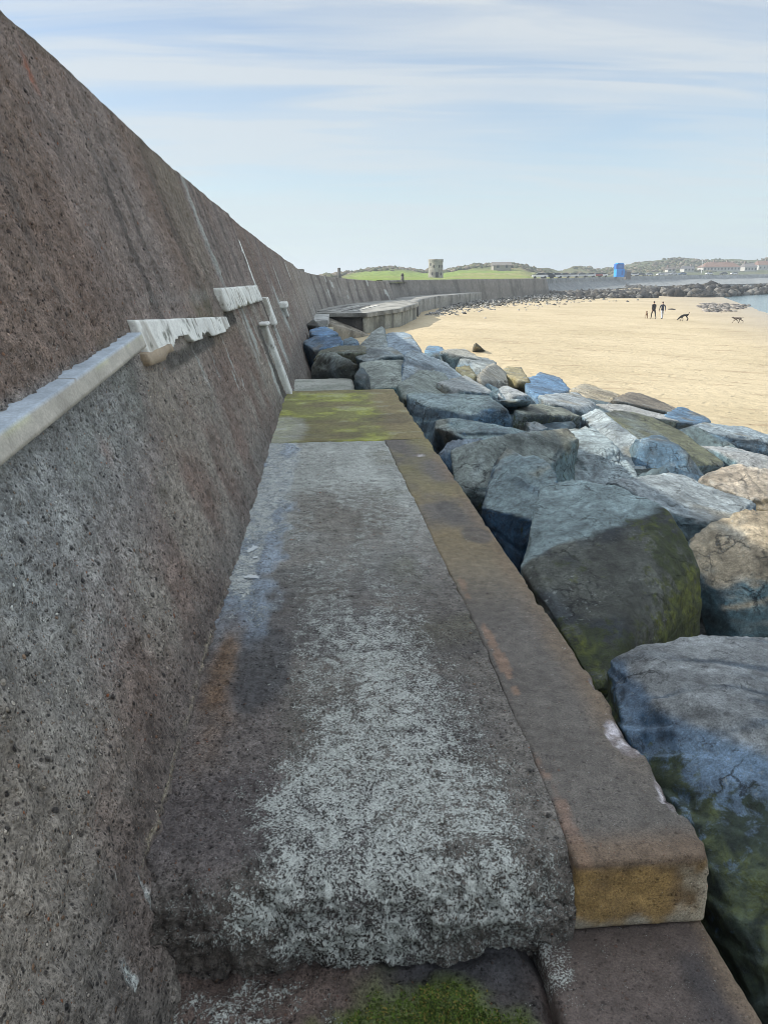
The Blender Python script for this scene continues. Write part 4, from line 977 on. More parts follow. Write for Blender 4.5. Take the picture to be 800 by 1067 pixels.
def mk_bed():
    xs = np.linspace(.9, 10.5, 110); ys = np.linspace(.2, 34, 260); X, Y = np.meshgrid(xs, ys, indexing='ij'); x, y = X.ravel(), Y.ravel()
    z = np.array([surf(a, b) for a, b in zip(x, y)]) - 1.15; z += .22 * ridged(P3(x * 1.3, y * 1.3, 0), 3, 301) + .12 * fbm(P3(x * 4, y * 4, 0), 3, 302)
    z -= 1.2 * sstep(8.2, 9.6, x + .02 * y) + 1.6 * sstep(26, 33, y + 2.2 * x - 8)
    me = gridmesh('rubble_bed', np.stack([x, y, z], 1).reshape(len(xs), len(ys), 3)); me.flip_normals(); t = mixc(np.tile((.035, .038, .038), (len(x), 1)), (.06, .064, .06), sstep(-.2, .3, fbm(P3(x * 3, y * 3, 0), 3, 303)))  # near-black tint stands in for shade in the gaps between boulders
    attr(me, 'tint', t); attr(me, 'algae', np.full(len(x), .2)); o = link('rubble_bed', me, MAT_ROCK); o['kind'] = 'structure'


mk_bed()

# ------------------------------------------------------------------ aprons and the far walls


def prism(name, poly, zt_, zb, mat, tint, parent=None, seed=0, res=.5, amp=.03, lich=.2):
    """slab with a polygon outline, walls subdivided and roughened"""
    bm = bmesh.new(); t_ = [bm.verts.new((*q, zt_ if np.isscalar(zt_) else zt_[i])) for i, q in enumerate(poly)]; b_ = [bm.verts.new((*q, zb if np.isscalar(zb) else zb[i])) for i, q in enumerate(poly)]
    n = len(poly); bm.faces.new(t_); bm.faces.new(b_[::-1])
    for i in range(n): bm.faces.new((t_[i], b_[i], b_[(i + 1) % n], t_[(i + 1) % n]))
    bmesh.ops.recalc_face_normals(bm, faces=bm.faces[:]); bmesh.ops.triangulate(bm, faces=bm.faces[:])
    for _ in range(6):
        es = [e for e in bm.edges if e.calc_length() > res]
        if not es: break
        bmesh.ops.subdivide_edges(bm, edges=es, cuts=1); bmesh.ops.triangulate(bm, faces=[f for f in bm.faces if len(f.verts) > 3])
    bm.verts.ensure_lookup_table(); v = np.array([q.co[:] for q in bm.verts]); f = np.array([[a.index for a in q.verts] for q in bm.faces]); bm.free()
    v = v + amp * np.stack([fbm(v * .9, 3, seed), fbm(v * .9 + 7, 3, seed + 1), .5 * fbm(v * .9 + 13, 3, seed + 2)], 1)
    me = mesh(name, v, f); tt = np.tile(tint, (len(v), 1)).astype(float)
    st = fbm(P3(v[:, 0] * 1.6, v[:, 1] * 1.6, v[:, 2] * .25), 3, seed + 4); tt = mixc(tt, np.array(tint) * .3, .85 * sstep(-.05, .35, st))
    shade_attrs(me, len(v), tt, lich); return link(name, me, mat, parent, False)


ap = empty('concrete_apron', (3, 55, -1.6)); tag(ap, 'broad grey concrete apron with one front face painted shadow-dark at the foot of the bending wall', 'apron')
PI_ = Matrix.Translation((-3, -55, 1.6))
prism('apron_top', [(-1.5, 62), (-.6, 50), (2.75, 48.2), (5.7, 55.3), (8.1, 66), (8.3, 77), (6.8, 80), (3.4, 71), (1, 64)], -.36, -.62, MAT_FAR, (.24, .24, .22), ap, 3, .8)
prism('apron_front', [(2.55, 48.4), (2.7, 48.5), (5.6, 55.5), (8.0, 66), (8.2, 77), (7, 77), (6.6, 66), (4.2, 57)], -.63, -2.1, MAT_FAR, (.25, .25, .215), ap, 5, .6)
prism('apron_front', [(-1.0, 50.3), (-.55, 50.25), (1.2, 49.25), (2.56, 48.55), (4, 56), (1, 59)], -.64, -2.1, MAT_FAR, (.075, .07, .062), ap, 6, .6)  # this face's shade is put into its dark tint
prism('ramp', [(-.9, 44.), (.6, 42.5), (2.9, 46.6), (2.6, 48.2), (.9, 50.5), (-.8, 51)], [-.55, -.7, -1.6, -1.5, -.72, -.5], -2.2, MAT_FAR, (.22, .20, .16), ap, 7, .6)
prism('step', [(-1.1, 41), (.35, 40.6), (.55, 50.5), (-1.1, 51.5)], -.42, -1.9, MAT_FAR, (.36, .37, .36), ap, 8, .6)
prism('step', [(-1.1, 36.5), (.5, 36.), (.6, 40.5), (-1.1, 40.9)], -.72, -1.9, MAT_FAR, (.30, .28, .20), ap, 9, .6)
for k in range(4):
    x0 = -.2 + k * .75; prism('slab_joint', [(x0, 51.0), (x0 + .16, 50.9), (x0 + 2.6, 62.6), (x0 + 2.3, 62.8)], -.335, -.40, MAT_FAR, (.34, .34, .32) if k % 2 else (.15, .15, .14), ap, 20 + k, .8, .01)
for o in ap.children: o.matrix_parent_inverse = PI_

FARP = np.array([(7.05, 81), (7.6, 84), (8.2, 88), (9.6, 95), (13, 103), (18.5, 113), (26, 126), (36, 143), (46, 160), (50, 172), (48, 184)], float)


def mk_far_wall():
    root = empty('far_sea_wall', (18, 112, -1)); tag(root, 'long low grey sea wall curving away below the round tower and green field', 'sea wall')
    total = np.linalg.norm(np.diff(FARP, axis=0), axis=1).sum(); ss = np.arange(0, total, .7); p, nrm, _ = path_pts(FARP, ss)
    prof = [(.35, -2.6), (.0, -.9), (-.25, .2), (-.5, 1.0), (-.62, 1.45), (-.7, 1.52), (-1.3, 1.52), (-1.45, .3)]
    dens = []
    for a, b in zip(prof[:-1], prof[1:]):
        for u in np.linspace(0, 1, 7)[:-1]: dens.append((a[0] + (b[0] - a[0]) * u, a[1] + (b[1] - a[1]) * u))
    dens.append(prof[-1]); dj = (ss % 6.2) < .7
    g = np.zeros((len(dens), len(ss), 3))
    for i, (o_, z) in enumerate(dens):
        o2 = o_ - .05 * dj; g[i, :, 0] = p[:, 0] + nrm[:, 0] * o2; g[i, :, 1] = p[:, 1] + nrm[:, 1] * o2; g[i, :, 2] = z
    v = g.reshape(-1, 3); v = v + .05 * np.stack([fbm(v * .5, 3, 4), fbm(v * .5 + 3, 3, 5), .3 * fbm(v * .5 + 6, 3, 6)], 1)
    me = gridmesh('wall_face', v.reshape(len(dens), len(ss), 3)); A = np.repeat(ss[None], len(dens), 0).ravel(); n1 = fbm(P3(A * .6, v[:, 2] * .3, 0), 4, 7)
    t = np.tile((.16, .15, .135), (len(v), 1)).astype(float); t = mixc(t, (.08, .075, .068), .8 * sstep(.0, .5, n1)); t = mixc(t, (.07, .068, .066), .6 * sstep(60, 90, A) * sstep(-.4, -.9, v[:, 2]))
    shade_attrs(me, len(v), t, .2); link('wall_face', me, MAT_FAR, root)
    prism('lower_apron', [(8.7, 70.5), (10.4, 82), (14.2, 96), (19.8, 109), (24, 118), (22.5, 121), (18.2, 112.2), (12.8, 102.4), (9.5, 94.6), (7.9, 86), (7.2, 77)], -.40, -2.4, MAT_FAR, (.22, .22, .205), root, 31, 1.2, .05)
    for o in root.children: o.matrix_parent_inverse = Matrix.Translation((-18, -112, 1))


mk_far_wall()

# ------------------------------------------------------------------ land, hills
RIDGE_PX = [-1400, -300, 200, 330, 352, 372, 392, 404, 420, 440, 462, 480, 495, 508, 530, 545, 556, 575, 590, 604, 614, 628, 645, 660, 675, 690, 705, 720, 740, 760, 785, 800, 820, 900, 1300, 2200]
RIDGE_Y = [283, 284, 286, 288, 286, 283, 280, 279, 281, 283, 284, 279, 276.5, 276, 275.5, 276, 280, 281, 281.5, 278.5, 278.5, 281, 279.5, 277, 273.5, 271, 270, 269.5, 271, 271, 271, 270, 269, 268, 272, 278]
HOR = lambda px: 292.5 - (px - 333) * .0117
IN_PX = [-1400, 300, 345, 408, 412, 470, 520, 552, 556, 600, 660, 720, 800, 900, 1300, 2200]
IN_D = [40, 60, 72, 88, 92, 125, 152, 178, 190, 260, 350, 430, 470, 500, 560, 700]
PK = 838.


def mk_land():
    px = np.concatenate([np.linspace(-1400, 300, 50)[:-1], np.linspace(300, 920, 330), np.linspace(920, 2200, 50)[1:]])
    tn = (px - 333) / PK; d0 = np.interp(px, IN_PX, IN_D); dr = np.interp(px, [-1400, 300, 400, 550, 620, 720, 2200], [300, 380, 420, 430, 560, 640, 900])
    hr = (HOR(px) - np.interp(px, RIDGE_PX, RIDGE_Y)) / PK * dr + EYE
    z_in = np.where(px < 556, 1.25, np.interp(px, [556, 600, 720, 2200], [1.1, 1.3, 2.0, 3.]))
    us = np.concatenate([np.linspace(0, 1, 60), [1.03, 1.08, 1.2, 1.5, 2.2]])
    X, Y, Z, G = [], [], [], []
    for u in us:
        D = d0 + (dr - d0) * u
        prof = np.interp(u, [0, .25, .62, .8, 1., 1.08, 1.5, 2.2], [0, .07, .32, .62, 1., .97, .6, .2])
        z = z_in + (hr - z_in) * prof
        x = tn * D; y = D + 0 * px; q = P3(x * .022, y * .022, 0)
        z = z + (prof > .25) * (1.5 if True else 0) * fbm(q * 2.4, 4, 5) * np.minimum(1, prof * 1.3) * (u < 1.3) + .35 * fbm(P3(x * .3, y * .3, 0), 3, 6) * (prof > .2)
        X.append(x); Y.append(y); Z.append(z); G.append(np.full(len(px), u))
    X, Y, Z, G = map(np.array, (X, Y, Z, G)); v = np.stack([X, Y, Z], -1); me = gridmesh('hills', v); f = v.reshape(-1, 3)
    me.flip_normals()
    P_ = np.repeat(px[None], len(us), 0).ravel(); g = G.ravel(); n = fbm(P3(f[:, 0] * .03, f[:, 1] * .03, 0), 4, 9); n2 = fbm(P3(f[:, 0] * .12, f[:, 1] * .12, 0), 4, 10)
    t = np.tile((.105, .120, .050), (len(f), 1)).astype(float); t = mixc(t, (.15, .115, .07), sstep(-.1, .4, n)); t = mixc(t, (.055, .062, .035), .8 * sstep(.0, .4, n2))
    field = sstep(345, 372, P_) * sstep(640, 560, P_) * sstep(.86, .70, g + .12 * n)
    fc = mixc(np.tile((.155, .215, .048), (len(f), 1)), (.21, .215, .085), sstep(-.2, .4, n)); t = t * (1 - field[:, None]) + fc * field[:, None]
    far = sstep(560, 640, P_); t = mixc(t, mixc(np.tile((.085, .10, .06), (len(f), 1)), (.20, .19, .10), sstep(.1, .5, n)), far * .8)
    prom = far * sstep(.06, .03, g); t = mixc(t, (.2, .2, .19), prom)
    attr(me, 'tint', t); s = NT('heath'); nn = s.noise(.5, 6., .3); s.done(s.mix(1., s.at('tint', 'Color'), s.mr(nn, .3, .7, .6, 1.35), 'MULTIPLY'), .95, s.bump(nn, .6, .8), .1)
    o = link('hills', me, s.m); o['kind'] = 'structure'
    return px, d0, dr, hr, z_in


LAND = mk_land()


def land_at(px, u):
    d0 = np.interp(px, LAND[0], LAND[1]); dr = np.interp(px, LAND[0], LAND[2]); hr = np.interp(px, LAND[0], LAND[3]); zi = np.interp(px, LAND[0], LAND[4])
    D = d0 + (dr - d0) * u; prof = np.interp(u, [0, .25, .62, .8, 1., 1.08, 1.5, 2.2], [0, .07, .32, .62, 1., .97, .6, .2]); return np.array([(px - 333) / PK * D, D, zi + (hr - zi) * prof])


def mk_far_shore():
    """shingle bank and grey promenade wall at the back of the bay"""
    px = np.linspace(548, 1500, 240); d0 = np.interp(px, IN_PX, IN_D) ; tn = (px - 333) / PK
    zi = np.interp(px, LAND[0], LAND[4]); prof = [(-34, -2.6), (-22, -1.9), (-14, -1.2), (-7, -.4), (-2.2, .15), (-1.9, .4), (-1.2, None), (0.2, None), (1.5, None)]
    g = []
    for dd, z in prof:
        sc = np.interp(px, [548, 600, 720, 1500], [.5, 1., 1.5, 1.5]); D = d0 + dd * sc; zz_ = np.full(len(px), z) if z is not None else zi + .25
        x, y = tn * D, D; base = sand_z(x, y) - .3; zz_ = np.maximum(zz_, base) if z is not None else zz_
        zz_ = zz_ + .22 * fbm(P3(x * .15, y * .15, 0), 3, 3) * (z is not None); g.append(np.stack([x, y, zz_], 1))
    me = gridmesh('shingle_bank', np.array(g)); me.flip_normals()
    s = NT('grey_shingle'); n = s.noise(.35, 6., .3, rough=.7); v = s.vor(1.2); c = s.mix(s.mr(n, .35, .65), (.13, .145, .155), (.235, .245, .245)); c = s.mix(1., c, s.mr(s.sep(v.outputs['Color'])[0], 0, 1, .65, 1.35), 'MULTIPLY')
    s.done(c, .9, s.bump(n, .4, .6), .2); o = link('shingle_bank', me, s.m); o['kind'] = 'structure'


mk_far_shore()


def chunk_field(name, pos, sizes, mat, cols, seed, label, cat, flat=.7):
    rng = np.random.RandomState(seed); u, f = ICO[1]; V, Fc, T = [], [], []
    for i, (p_, s_) in enumerate(zip(pos, sizes)):
        v = u * rng.uniform(.65, 1.25, (len(u), 1)) * rng.uniform(.6, 1.3, 3); v[:, 2] *= flat; a = rng.uniform(0, 6.28); ca, sa = math.cos(a), math.sin(a); v = np.stack([v[:, 0] * ca - v[:, 1] * sa, v[:, 0] * sa + v[:, 1] * ca, v[:, 2]], 1) * s_ + p_
        Fc.append(f + len(u) * i); V.append(v); T.append(np.tile(np.array(cols[rng.randint(len(cols))]) * rng.uniform(.7, 1.3), (len(u), 1)))
    me = mesh(name, np.concatenate(V), np.concatenate(Fc)); attr(me, 'tint', np.concatenate(T)); o = link(name, me, mat, None, False); tag(o, label, cat, None, 'stuff'); return o


s_ = NT('far_stone'); nn_ = s_.noise(1.3, 5.); MAT_FSTONE = s_.done(s_.mix(1., s_.at('tint', 'Color'), s_.mr(nn_, .3, .7, .6, 1.4), 'MULTIPLY'), .85, s_.bump(nn_, .2, .8), .25)


def mk_reef():
    rng = np.random.RandomState(21); pos, siz = [], []
    # footprint in plan: near and far edge of the reef by bearing, crest height above the sand
    bx = [485, 520, 555, 600, 650, 690, 735, 770, 800, 850, 950]; near = [118, 140, 150, 156, 166, 170, 178, 184, 200, 215, 230]; wid = [10, 22, 40, 62, 66, 50, 42, 46, 60, 70, 70]; ht = [.2, .4, .9, 1.2, 1.4, 2.2, 2.5, 2.3, 2.1, 2.3, 2.0]
    for _ in range(5200):
        b = rng.uniform(490, 950) if rng.rand() < .3 else rng.uniform(550, 820); n0 = np.interp(b, bx, near); w = np.interp(b, bx, wid); u = rng.beta(1.2, 1.3); D = n0 + w * u; x = (b - 333) / PK * D
        h = np.interp(b, bx, ht); cl = fbm(P3([x * .05], [D * .05], [0.]), 3, 40)[0]
        if cl < -.32: continue
        m = math.sin(math.pi * min(1, u * 1.25 + .06)) if u < .75 else .4; z = float(sand_z(np.array([x]), np.array([D]))[0]) + h * max(0, m) * (.75 + .9 * cl) * rng.uniform(.1, 1.)
        pos.append((x, D, z)); siz.append(rng.uniform(.35, 1.15) * (.6 + .3 * h))
    chunk_field('reef_rocks', pos, siz, MAT_FSTONE, [(.030, .029, .028), (.036, .033, .03), (.024, .024, .026), (.055, .05, .042), (.12, .115, .105)], 22, 'dark jagged reef of seaweed-covered rocks across the beach in the distance', 'reef')
    pos, siz = [], []
    for _ in range(1500):
        b = rng.uniform(575, 705); D = rng.uniform(250, 330); x = (b - 333) / PK * D; cl = fbm(P3([x * .04], [D * .03], [0.]), 3, 60)[0]
        if cl < .12: continue
        pos.append((x, D, float(sand_z(np.array([x]), np.array([D]))[0]) + .2)); siz.append(rng.uniform(.5, 1.5))
    chunk_field('scattered_rocks', pos, siz, MAT_FSTONE, [(.05, .05, .048), (.08, .075, .065)], 25, 'scattered dark rocks on the sand behind the long reef', 'rocks')
    pos, siz = [], []
    for _ in range(1100):
        t = rng.uniform(0, 1); c = np.array([np.interp(t, [0, .3, .6, 1], [9.5, 17, 27, 48]), np.interp(t, [0, .3, .6, 1], [74, 103, 124, 163])]); o_ = rng.exponential(.9) * (1 + 3.2 * t) + .2
        x, y = c[0] + o_ * .87, c[1] - o_ * .5; z = float(sand_z(np.array([x]), np.array([y]))[0]) + max(0, .9 * t - .09 * o_) * 1.1; pos.append((x, y, z)); siz.append(rng.uniform(.06, .2) * (1 + .9 * t))
    chunk_field('rubble', pos, siz, MAT_FSTONE, [(.14, .14, .13), (.22, .22, .21), (.08, .08, .075), (.30, .29, .27)], 27, 'grey rubble and cobbles strewn along the foot of the far sea wall', 'rubble')
    pos, siz = [], []
    for _ in range(700):
        b = rng.uniform(725, 810); y = rng.uniform(100, 150); x = (b - 333) / PK * y; cl = fbm(P3([x * .1], [y * .06], [0.]), 3, 63)[0]
        if cl + .5 < 1.1 * math.hypot((b - 770) / 42, (y - 124) / 24): continue
        pos.append((x, y, max(-3.3, float(sand_z(np.array([x]), np.array([y]))[0])))); siz.append(rng.uniform(.2, .6))
    chunk_field('shore_stones', pos, siz, MAT_FSTONE, [(.16, .15, .14), (.10, .095, .09), (.22, .2, .18)], 29, 'low stones at the edge of the water on the right', 'stones', .4)
    pos, siz = [], []
    for px_, py_ in ((582, 317), (577, 318), (588, 317), (560, 316), (748, 319), (520, 321), (700, 319)):
        w = at_z(px_, py_, -2.4); pos.append((w[0], w[1], float(sand_z(w[:1], w[1:2])[0]))); siz.append(.5)
    chunk_field('sand_stones', pos, siz, MAT_FSTONE, [(.06, .055, .05)], 33, 'few small dark stones lying loose on the open sand', 'stones', .4)


mk_reef()

# gorse and heather clumps on the ridges
def mk_gorse():
    rng = np.random.RandomState(71); pos, siz = [], []
    for _ in range(3800):
        b = rng.uniform(340, 880); u = rng.uniform(.45, 1.02) if not 350 < b < 560 else rng.uniform(.80, 1.03)
        w = land_at(b, u); cl = fbm(P3([w[0] * .02], [w[1] * .02], [0.]), 3, 73)[0]
        if cl < -.05: continue
        pos.append(w + (0, 0, .2)); siz.append(rng.uniform(.6, 2.2))
    chunk_field('gorse', pos, siz, MAT_FSTONE, [(.045, .055, .028), (.07, .075, .035), (.10, .085, .055), (.13, .11, .085)], 72, 'dark gorse and rocky scrub covering the distant ridges', 'gorse', .6)


mk_gorse()

# ------------------------------------------------------------------ tower, posts, buildings
ST = mat_concrete('tower_stone', 4, .03, 0, grain=.5)
DARK = mat_plain('dark_opening', (.02, .02, .022)); WHITEP = mat_plain('white_render', (.42, .42, .40), .1); GLASS = mat_plain('window_glass', (.03, .04, .05), .1, rough=.1); ROOF = mat_plain('brown_tiles', (.17, .10, .075), .3)


def mk_tower():
    w = np.array([(454.5 - 333) / PK * 255, 255, 1.2]); root = empty('round_tower', w); tag(root, 'squat round grey stone loophole tower on the green field behind the sea wall', 'tower')
    H = 6.5
    th = np.linspace(0, 2 * np.pi, 49); zs = np.linspace(-1.5, H, 24); g = []
    for z in zs: r = 2.42 - .022 * z + (.10 if z > H - .7 else 0); g.append(np.stack([r * np.cos(th), r * np.sin(th), np.full(49, z)], 1))
    for r in (2.1, 2.0): g.append(np.stack([r * np.cos(th), r * np.sin(th), np.full(49, H if r > 2.05 else H - .8)], 1))
    g.append(np.stack([0 * th, 0 * th, np.full(49, H - .75)], 1))
    me = gridmesh('tower_body', np.array(g)); me.flip_normals(); v = np.array(g).reshape(-1, 3); n = fbm(v * .8, 3, 3); t = mixc(np.tile((.23, .225, .20), (len(v), 1)), (.15, .145, .13), sstep(-.2, .4, n)); shade_attrs(me, len(v), t, .15); link('tower_body', me, ST, root)
    for a, z, ww, hh in ((-1.2, 3.9, .5, .8), (-1.95, 3.9, .5, .8), (-.75, 3.9, .45, .8), (-1.55, 1.0, .9, 1.5), (-.95, 1.6, .4, .8), (-2.2, 1.7, .4, .8), (-2.5, 4.5, .4, .8)):
        bm = bmesh.new(); tri_box(bm, -ww / 2, ww / 2, -.06, .06, 0, hh); o = bm_obj('loophole', bm, DARK, root); r = 2.42 - .022 * z; o.location = (r * math.cos(a), r * math.sin(a), z); o.rotation_euler = (0, 0, a + math.pi / 2)


mk_tower()


def mk_posts():
    for px, d, h, w_, lab, nm in ((353.5, 200, 2.6, .5, 'dark standing post on the skyline left of the tower', 'standing_post'), (419.5, 98, .55, .22, 'small stub post on top of the far sea wall', 'stub_post')):
        x = (px - 333) / PK * d; z = land_at(px, .35)[2] if nm == 'standing_post' else 1.5; root = empty(nm, (x, d, z)); tag(root, lab, 'post')
        cyl_obj('shaft', (0, 0, -.5), w_, w_ * .8, h + .5, mat_plain(nm, (.09, .085, .08)), root, 10); cyl_obj('cap', (0, 0, h), w_ * .95, w_ * .5, .25, mat_plain(nm + '_cap', (.08, .075, .07)), root, 10)


mk_posts()


def mk_blue():
    d = 332; px = 652; x = (px - 333) / PK * d; root = empty('blue_kiosk', (x, d, 2.9)); root.scale = (.8, .8, .85); tag(root, 'bright blue boxy lookout hut with narrower top on the far shore', 'hut')
    B1 = mat_plain('blue_paint', (.02, .26, .72), .15, 2.); B2 = mat_plain('deep_blue_paint', (.02, .12, .42), .15, 2.)
    box_obj('base_storey', (-2.2, 2.2, -2, 2, -1.5, 2.3), B1, root, .05); box_obj('upper_storey', (-2.4, 1.9, -1.7, 1.7, 2.3, 4.7), B2, root, .05); box_obj('roof', (-1.7, 1.5, -1.9, 1.9, 4.7, 5.2), B1, root, .05)
    box_obj('window', (-1.3, .8, -1.74, -1.69, 3.0, 4.0), mat_plain('blue_glass', (.05, .2, .5), .1, rough=.15), root, .01); box_obj('door', (.5, 1.5, -2.05, -1.98, -.6, 1.6), B2, root, .01); box_obj('stair', (2.22, 3.6, -1, 1, -1.5, 1.6), mat_plain('stair_steel', (.08, .12, .2)), root, .05)
    # rough timber store beside it
    r2 = empty('brown_shed', (x + 4.6, d + 2, 2.2)); r2.scale = (.8, .8, .8); tag(r2, 'small brown shed close to the right of the blue hut', 'shed'); box_obj('wall', (-1.3, 1.3, -1.2, 1.2, -2, 1.9), mat_plain('brown_boards', (.12, .10, .09)), r2, .04)
    bm = bmesh.new(); vs_ = [bm.verts.new(q) for q in ((-1.5, -1.4, 1.9), (1.5, -1.4, 1.9), (1.5, 1.4, 1.9), (-1.5, 1.4, 1.9), (-1.5, 0, 2.8), (1.5, 0, 2.8))]
    for q in ((0, 1, 5, 4), (2, 3, 4, 5), (0, 4, 3), (1, 2, 5), (3, 2, 1, 0)): bm.faces.new([vs_[i] for i in q])
    bm_obj('roof', bm, mat_plain('felt_roof', (.07, .07, .07)), r2)


mk_blue()


def gable(bm, x0, x1, y0, y1, z0, z1, hip=0.):
    ym = (y0 + y1) / 2; v = [bm.verts.new(q) for q in ((x0, y0, z0), (x1, y0, z0), (x1, y1, z0), (x0, y1, z0), (x0 + hip, ym, z1), (x1 - hip, ym, z1))]
    for q in ((0, 1, 5, 4), (2, 3, 4, 5), (0, 4, 3), (1, 2, 5), (3, 2, 1, 0)): bm.faces.new([v[i] for i in q])


def house(px, u, L, Wd, h, rh, label, nwin, roofmat=ROOF, chim=((.6,),), wallmat=WHITEP, hip=1.5, sink=1.):
    w = land_at(px, u); root = empty('house', w); tag(root, label, 'house')
    box_obj('wall', (-L / 2, L / 2, -Wd / 2, Wd / 2, -sink - 1, h), wallmat, root, .05); bm = bmesh.new(); gable(bm, -L / 2 - .4, L / 2 + .4, -Wd / 2 - .4, Wd / 2 + .4, h + .003, h + rh, hip); rf = bm_obj('roof', bm, roofmat, root)
    for c in chim: box_obj('chimney', (c[0] * L / 2 - .5, c[0] * L / 2 + .5, -.5, .5, h + rh - .6, h + rh + 1.3), mat_plain('chimney', (.2, .15, .13)), rf, .05)
    for i in range(nwin):
        x = -L / 2 + (i + .5) * L / nwin; box_obj('window', (x - .55, x + .55, -Wd / 2 - .05, -Wd / 2 + .05, .9, 2.2), GLASS, root, .01)
    return root


house(762, .50, 27, 9, 2.6, 3.6, 'long white house with a hipped red-brown roof on the far right hill', 11, chim=((-.3,), (.42,)), hip=5)
house(727, .42, 7, 6, 2.0, 1.7, 'small white house left of the long hipped-roof house', 3, mat_plain('slate_roof', (.10, .10, .11)), chim=((.7,),), hip=.0)
house(795, .45, 9, 7, 3.0, 2.4, 'two-gabled white house at the right edge of the far hill', 4, mat_plain('grey_roof', (.13, .12, .12)), chim=((-.6,),), hip=1.2)
house(708, .40, 5, 5, 1.8, 1.3, 'low pale cottage farthest left of the white houses', 2, mat_plain('brown_roof', (.12, .10, .09)), chim=((-.7,),), hip=0.)
house(812, .55, 12, 8, 3.4, 3., 'white house partly past the right edge on the far hill', 4, chim=((.2,),), hip=1.)
house(524, .74, 8, 5, 1.9, 1.5, 'low stone barn on the field right of the round tower', 2, mat_plain('barn_roof', (.16, .15, .14)), chim=(), wallmat=mat_plain('barn_stone', (.24, .23, .2)), hip=0.)


def mk_mast():
    w = land_at(743, .3); root = empty('flag_mast', w); tag(root, 'thin white mast standing in front of the long white house', 'mast'); cyl_obj('pole', (0, 0, -.5), .22, .12, 9.5, mat_plain('mast_paint', (.6, .6, .6)), root, 8); box_obj('cross_arm', (-1., 1., -.06, .06, 6.6, 6.75), mat_plain('mast_arm', (.6, .6, .6)), root, .01); cyl_obj('base', (0, 0, -.5), .4, .35, .8, mat_plain('mast_base', (.3, .3, .3)), root, 10)


mk_mast()


def mk_cars():
    rng = np.random.RandomState(9); cols = [((.62, .63, .64), 'white'), ((.45, .46, .48), 'silver'), ((.03, .035, .045), 'black'), ((.62, .63, .64), 'white'), ((.30, .05, .04), 'red'), ((.05, .10, .22), 'blue')]
    paints = [mat_plain('car_paint', c, .03, rough=.25, spec=.6) for c, _ in cols]; tyre = mat_plain('tyre', (.02, .02, .02))
    spots = [(566, 0), (574, 2), (583, 3), (592, 1), (601, 0), (611, 1), (620, 0), (628, 4), (634, 3), (668, 0), (676, 2), (685, 1), (698, 0), (704, 3), (712, 1), (722, 5), (752, 0), (768, 2), (780, 3)]
    names = ['first of the row beyond the end of the far wall']
    for i, (px, ci) in enumerate(spots):
        w = land_at(px, .012); r = empty('parked_car', (w[0], w[1], w[2] + .25), rng.uniform(-.2, .2)); where = ('on the far promenade left of the blue hut' if px < 640 else 'on the far promenade between the blue hut and the white houses' if px < 735 else 'on the far promenade below the long white house')
        tag(r, 'distant %s car parked %s' % (cols[ci][1], where), 'car', 'cars parked along the far promenade')
        bm = bmesh.new(); prof = [(-2.1, .35), (-2.1, .85), (-1.3, .95), (1.9, .98), (2.1, .75), (2.1, .35)]
        a = [bm.verts.new((x, -.85, z)) for x, z in prof]; b = [bm.verts.new((x, .85, z)) for x, z in prof]; n = len(prof); bm.faces.new(a); bm.faces.new(b[::-1])
        for k in range(n): bm.faces.new((a[k], b[k], b[(k + 1) % n], a[(k + 1) % n]))
        bm_obj('body', bm, paints[ci], r, False, .06)
        bm = bmesh.new(); prof = [(-1.25, .96), (-.55, 1.45), (1.1, 1.45), (1.8, .97)]; a = [bm.verts.new((x, -.74, z)) for x, z in prof]; b = [bm.verts.new((x, .74, z)) for x, z in prof]; bm.faces.new(a); bm.faces.new(b[::-1])
        for k in range(4): bm.faces.new((a[k], b[k], b[(k + 1) % 4], a[(k + 1) % 4]))
        bm_obj('cabin_glass', bm, GLASS, r, False, .04); box_obj('car_roof', (-.5, 1.05, -.7, .7, 1.452, 1.5), paints[ci], r, .02)
        for sx in (-1.3, 1.3):
            for sy in (-.8, .8):
                bm = bmesh.new(); bmesh.ops.create_cone(bm, cap_ends=True, segments=14, radius1=.32, radius2=.32, depth=.2, matrix=Matrix.Translation((sx, sy, .32)) @ Matrix.Rotation(math.pi / 2, 4, 'X')); bm_obj('wheel', bm, tyre, r)


mk_cars()

# ------------------------------------------------------------------ people and dogs


def skin_body(name, joints, bones, mats, matfn, root_i=0, sub=2):
    me = bpy.data.meshes.new(name); keys = list(joints); me.from_pydata([joints[k][0] for k in keys], [(keys.index(a), keys.index(b)) for a, b in bones], [])
    o = bpy.data.objects.new(name, me); COL.objects.link(o); m = o.modifiers.new('skin', 'SKIN'); m.use_smooth_shade = True
    for i, k in enumerate(keys):
        r = joints[k][1]; sv = me.skin_vertices[0].data[i]; sv.radius = (r, r) if np.isscalar(r) else r; sv.use_root = (i == root_i)
    o.modifiers.new('sub', 'SUBSURF').levels = sub; dg = bpy.context.evaluated_depsgraph_get(); me2 = bpy.data.meshes.new_from_object(o.evaluated_get(dg)); bpy.data.objects.remove(o); me2.name = name
    for q in mats: me2.materials.append(q)
    for p_ in me2.polygons: p_.material_index = matfn(p_.center); p_.use_smooth = True
    return me2


SKIN = mat_plain('skin', (.45, .27, .19), .05)


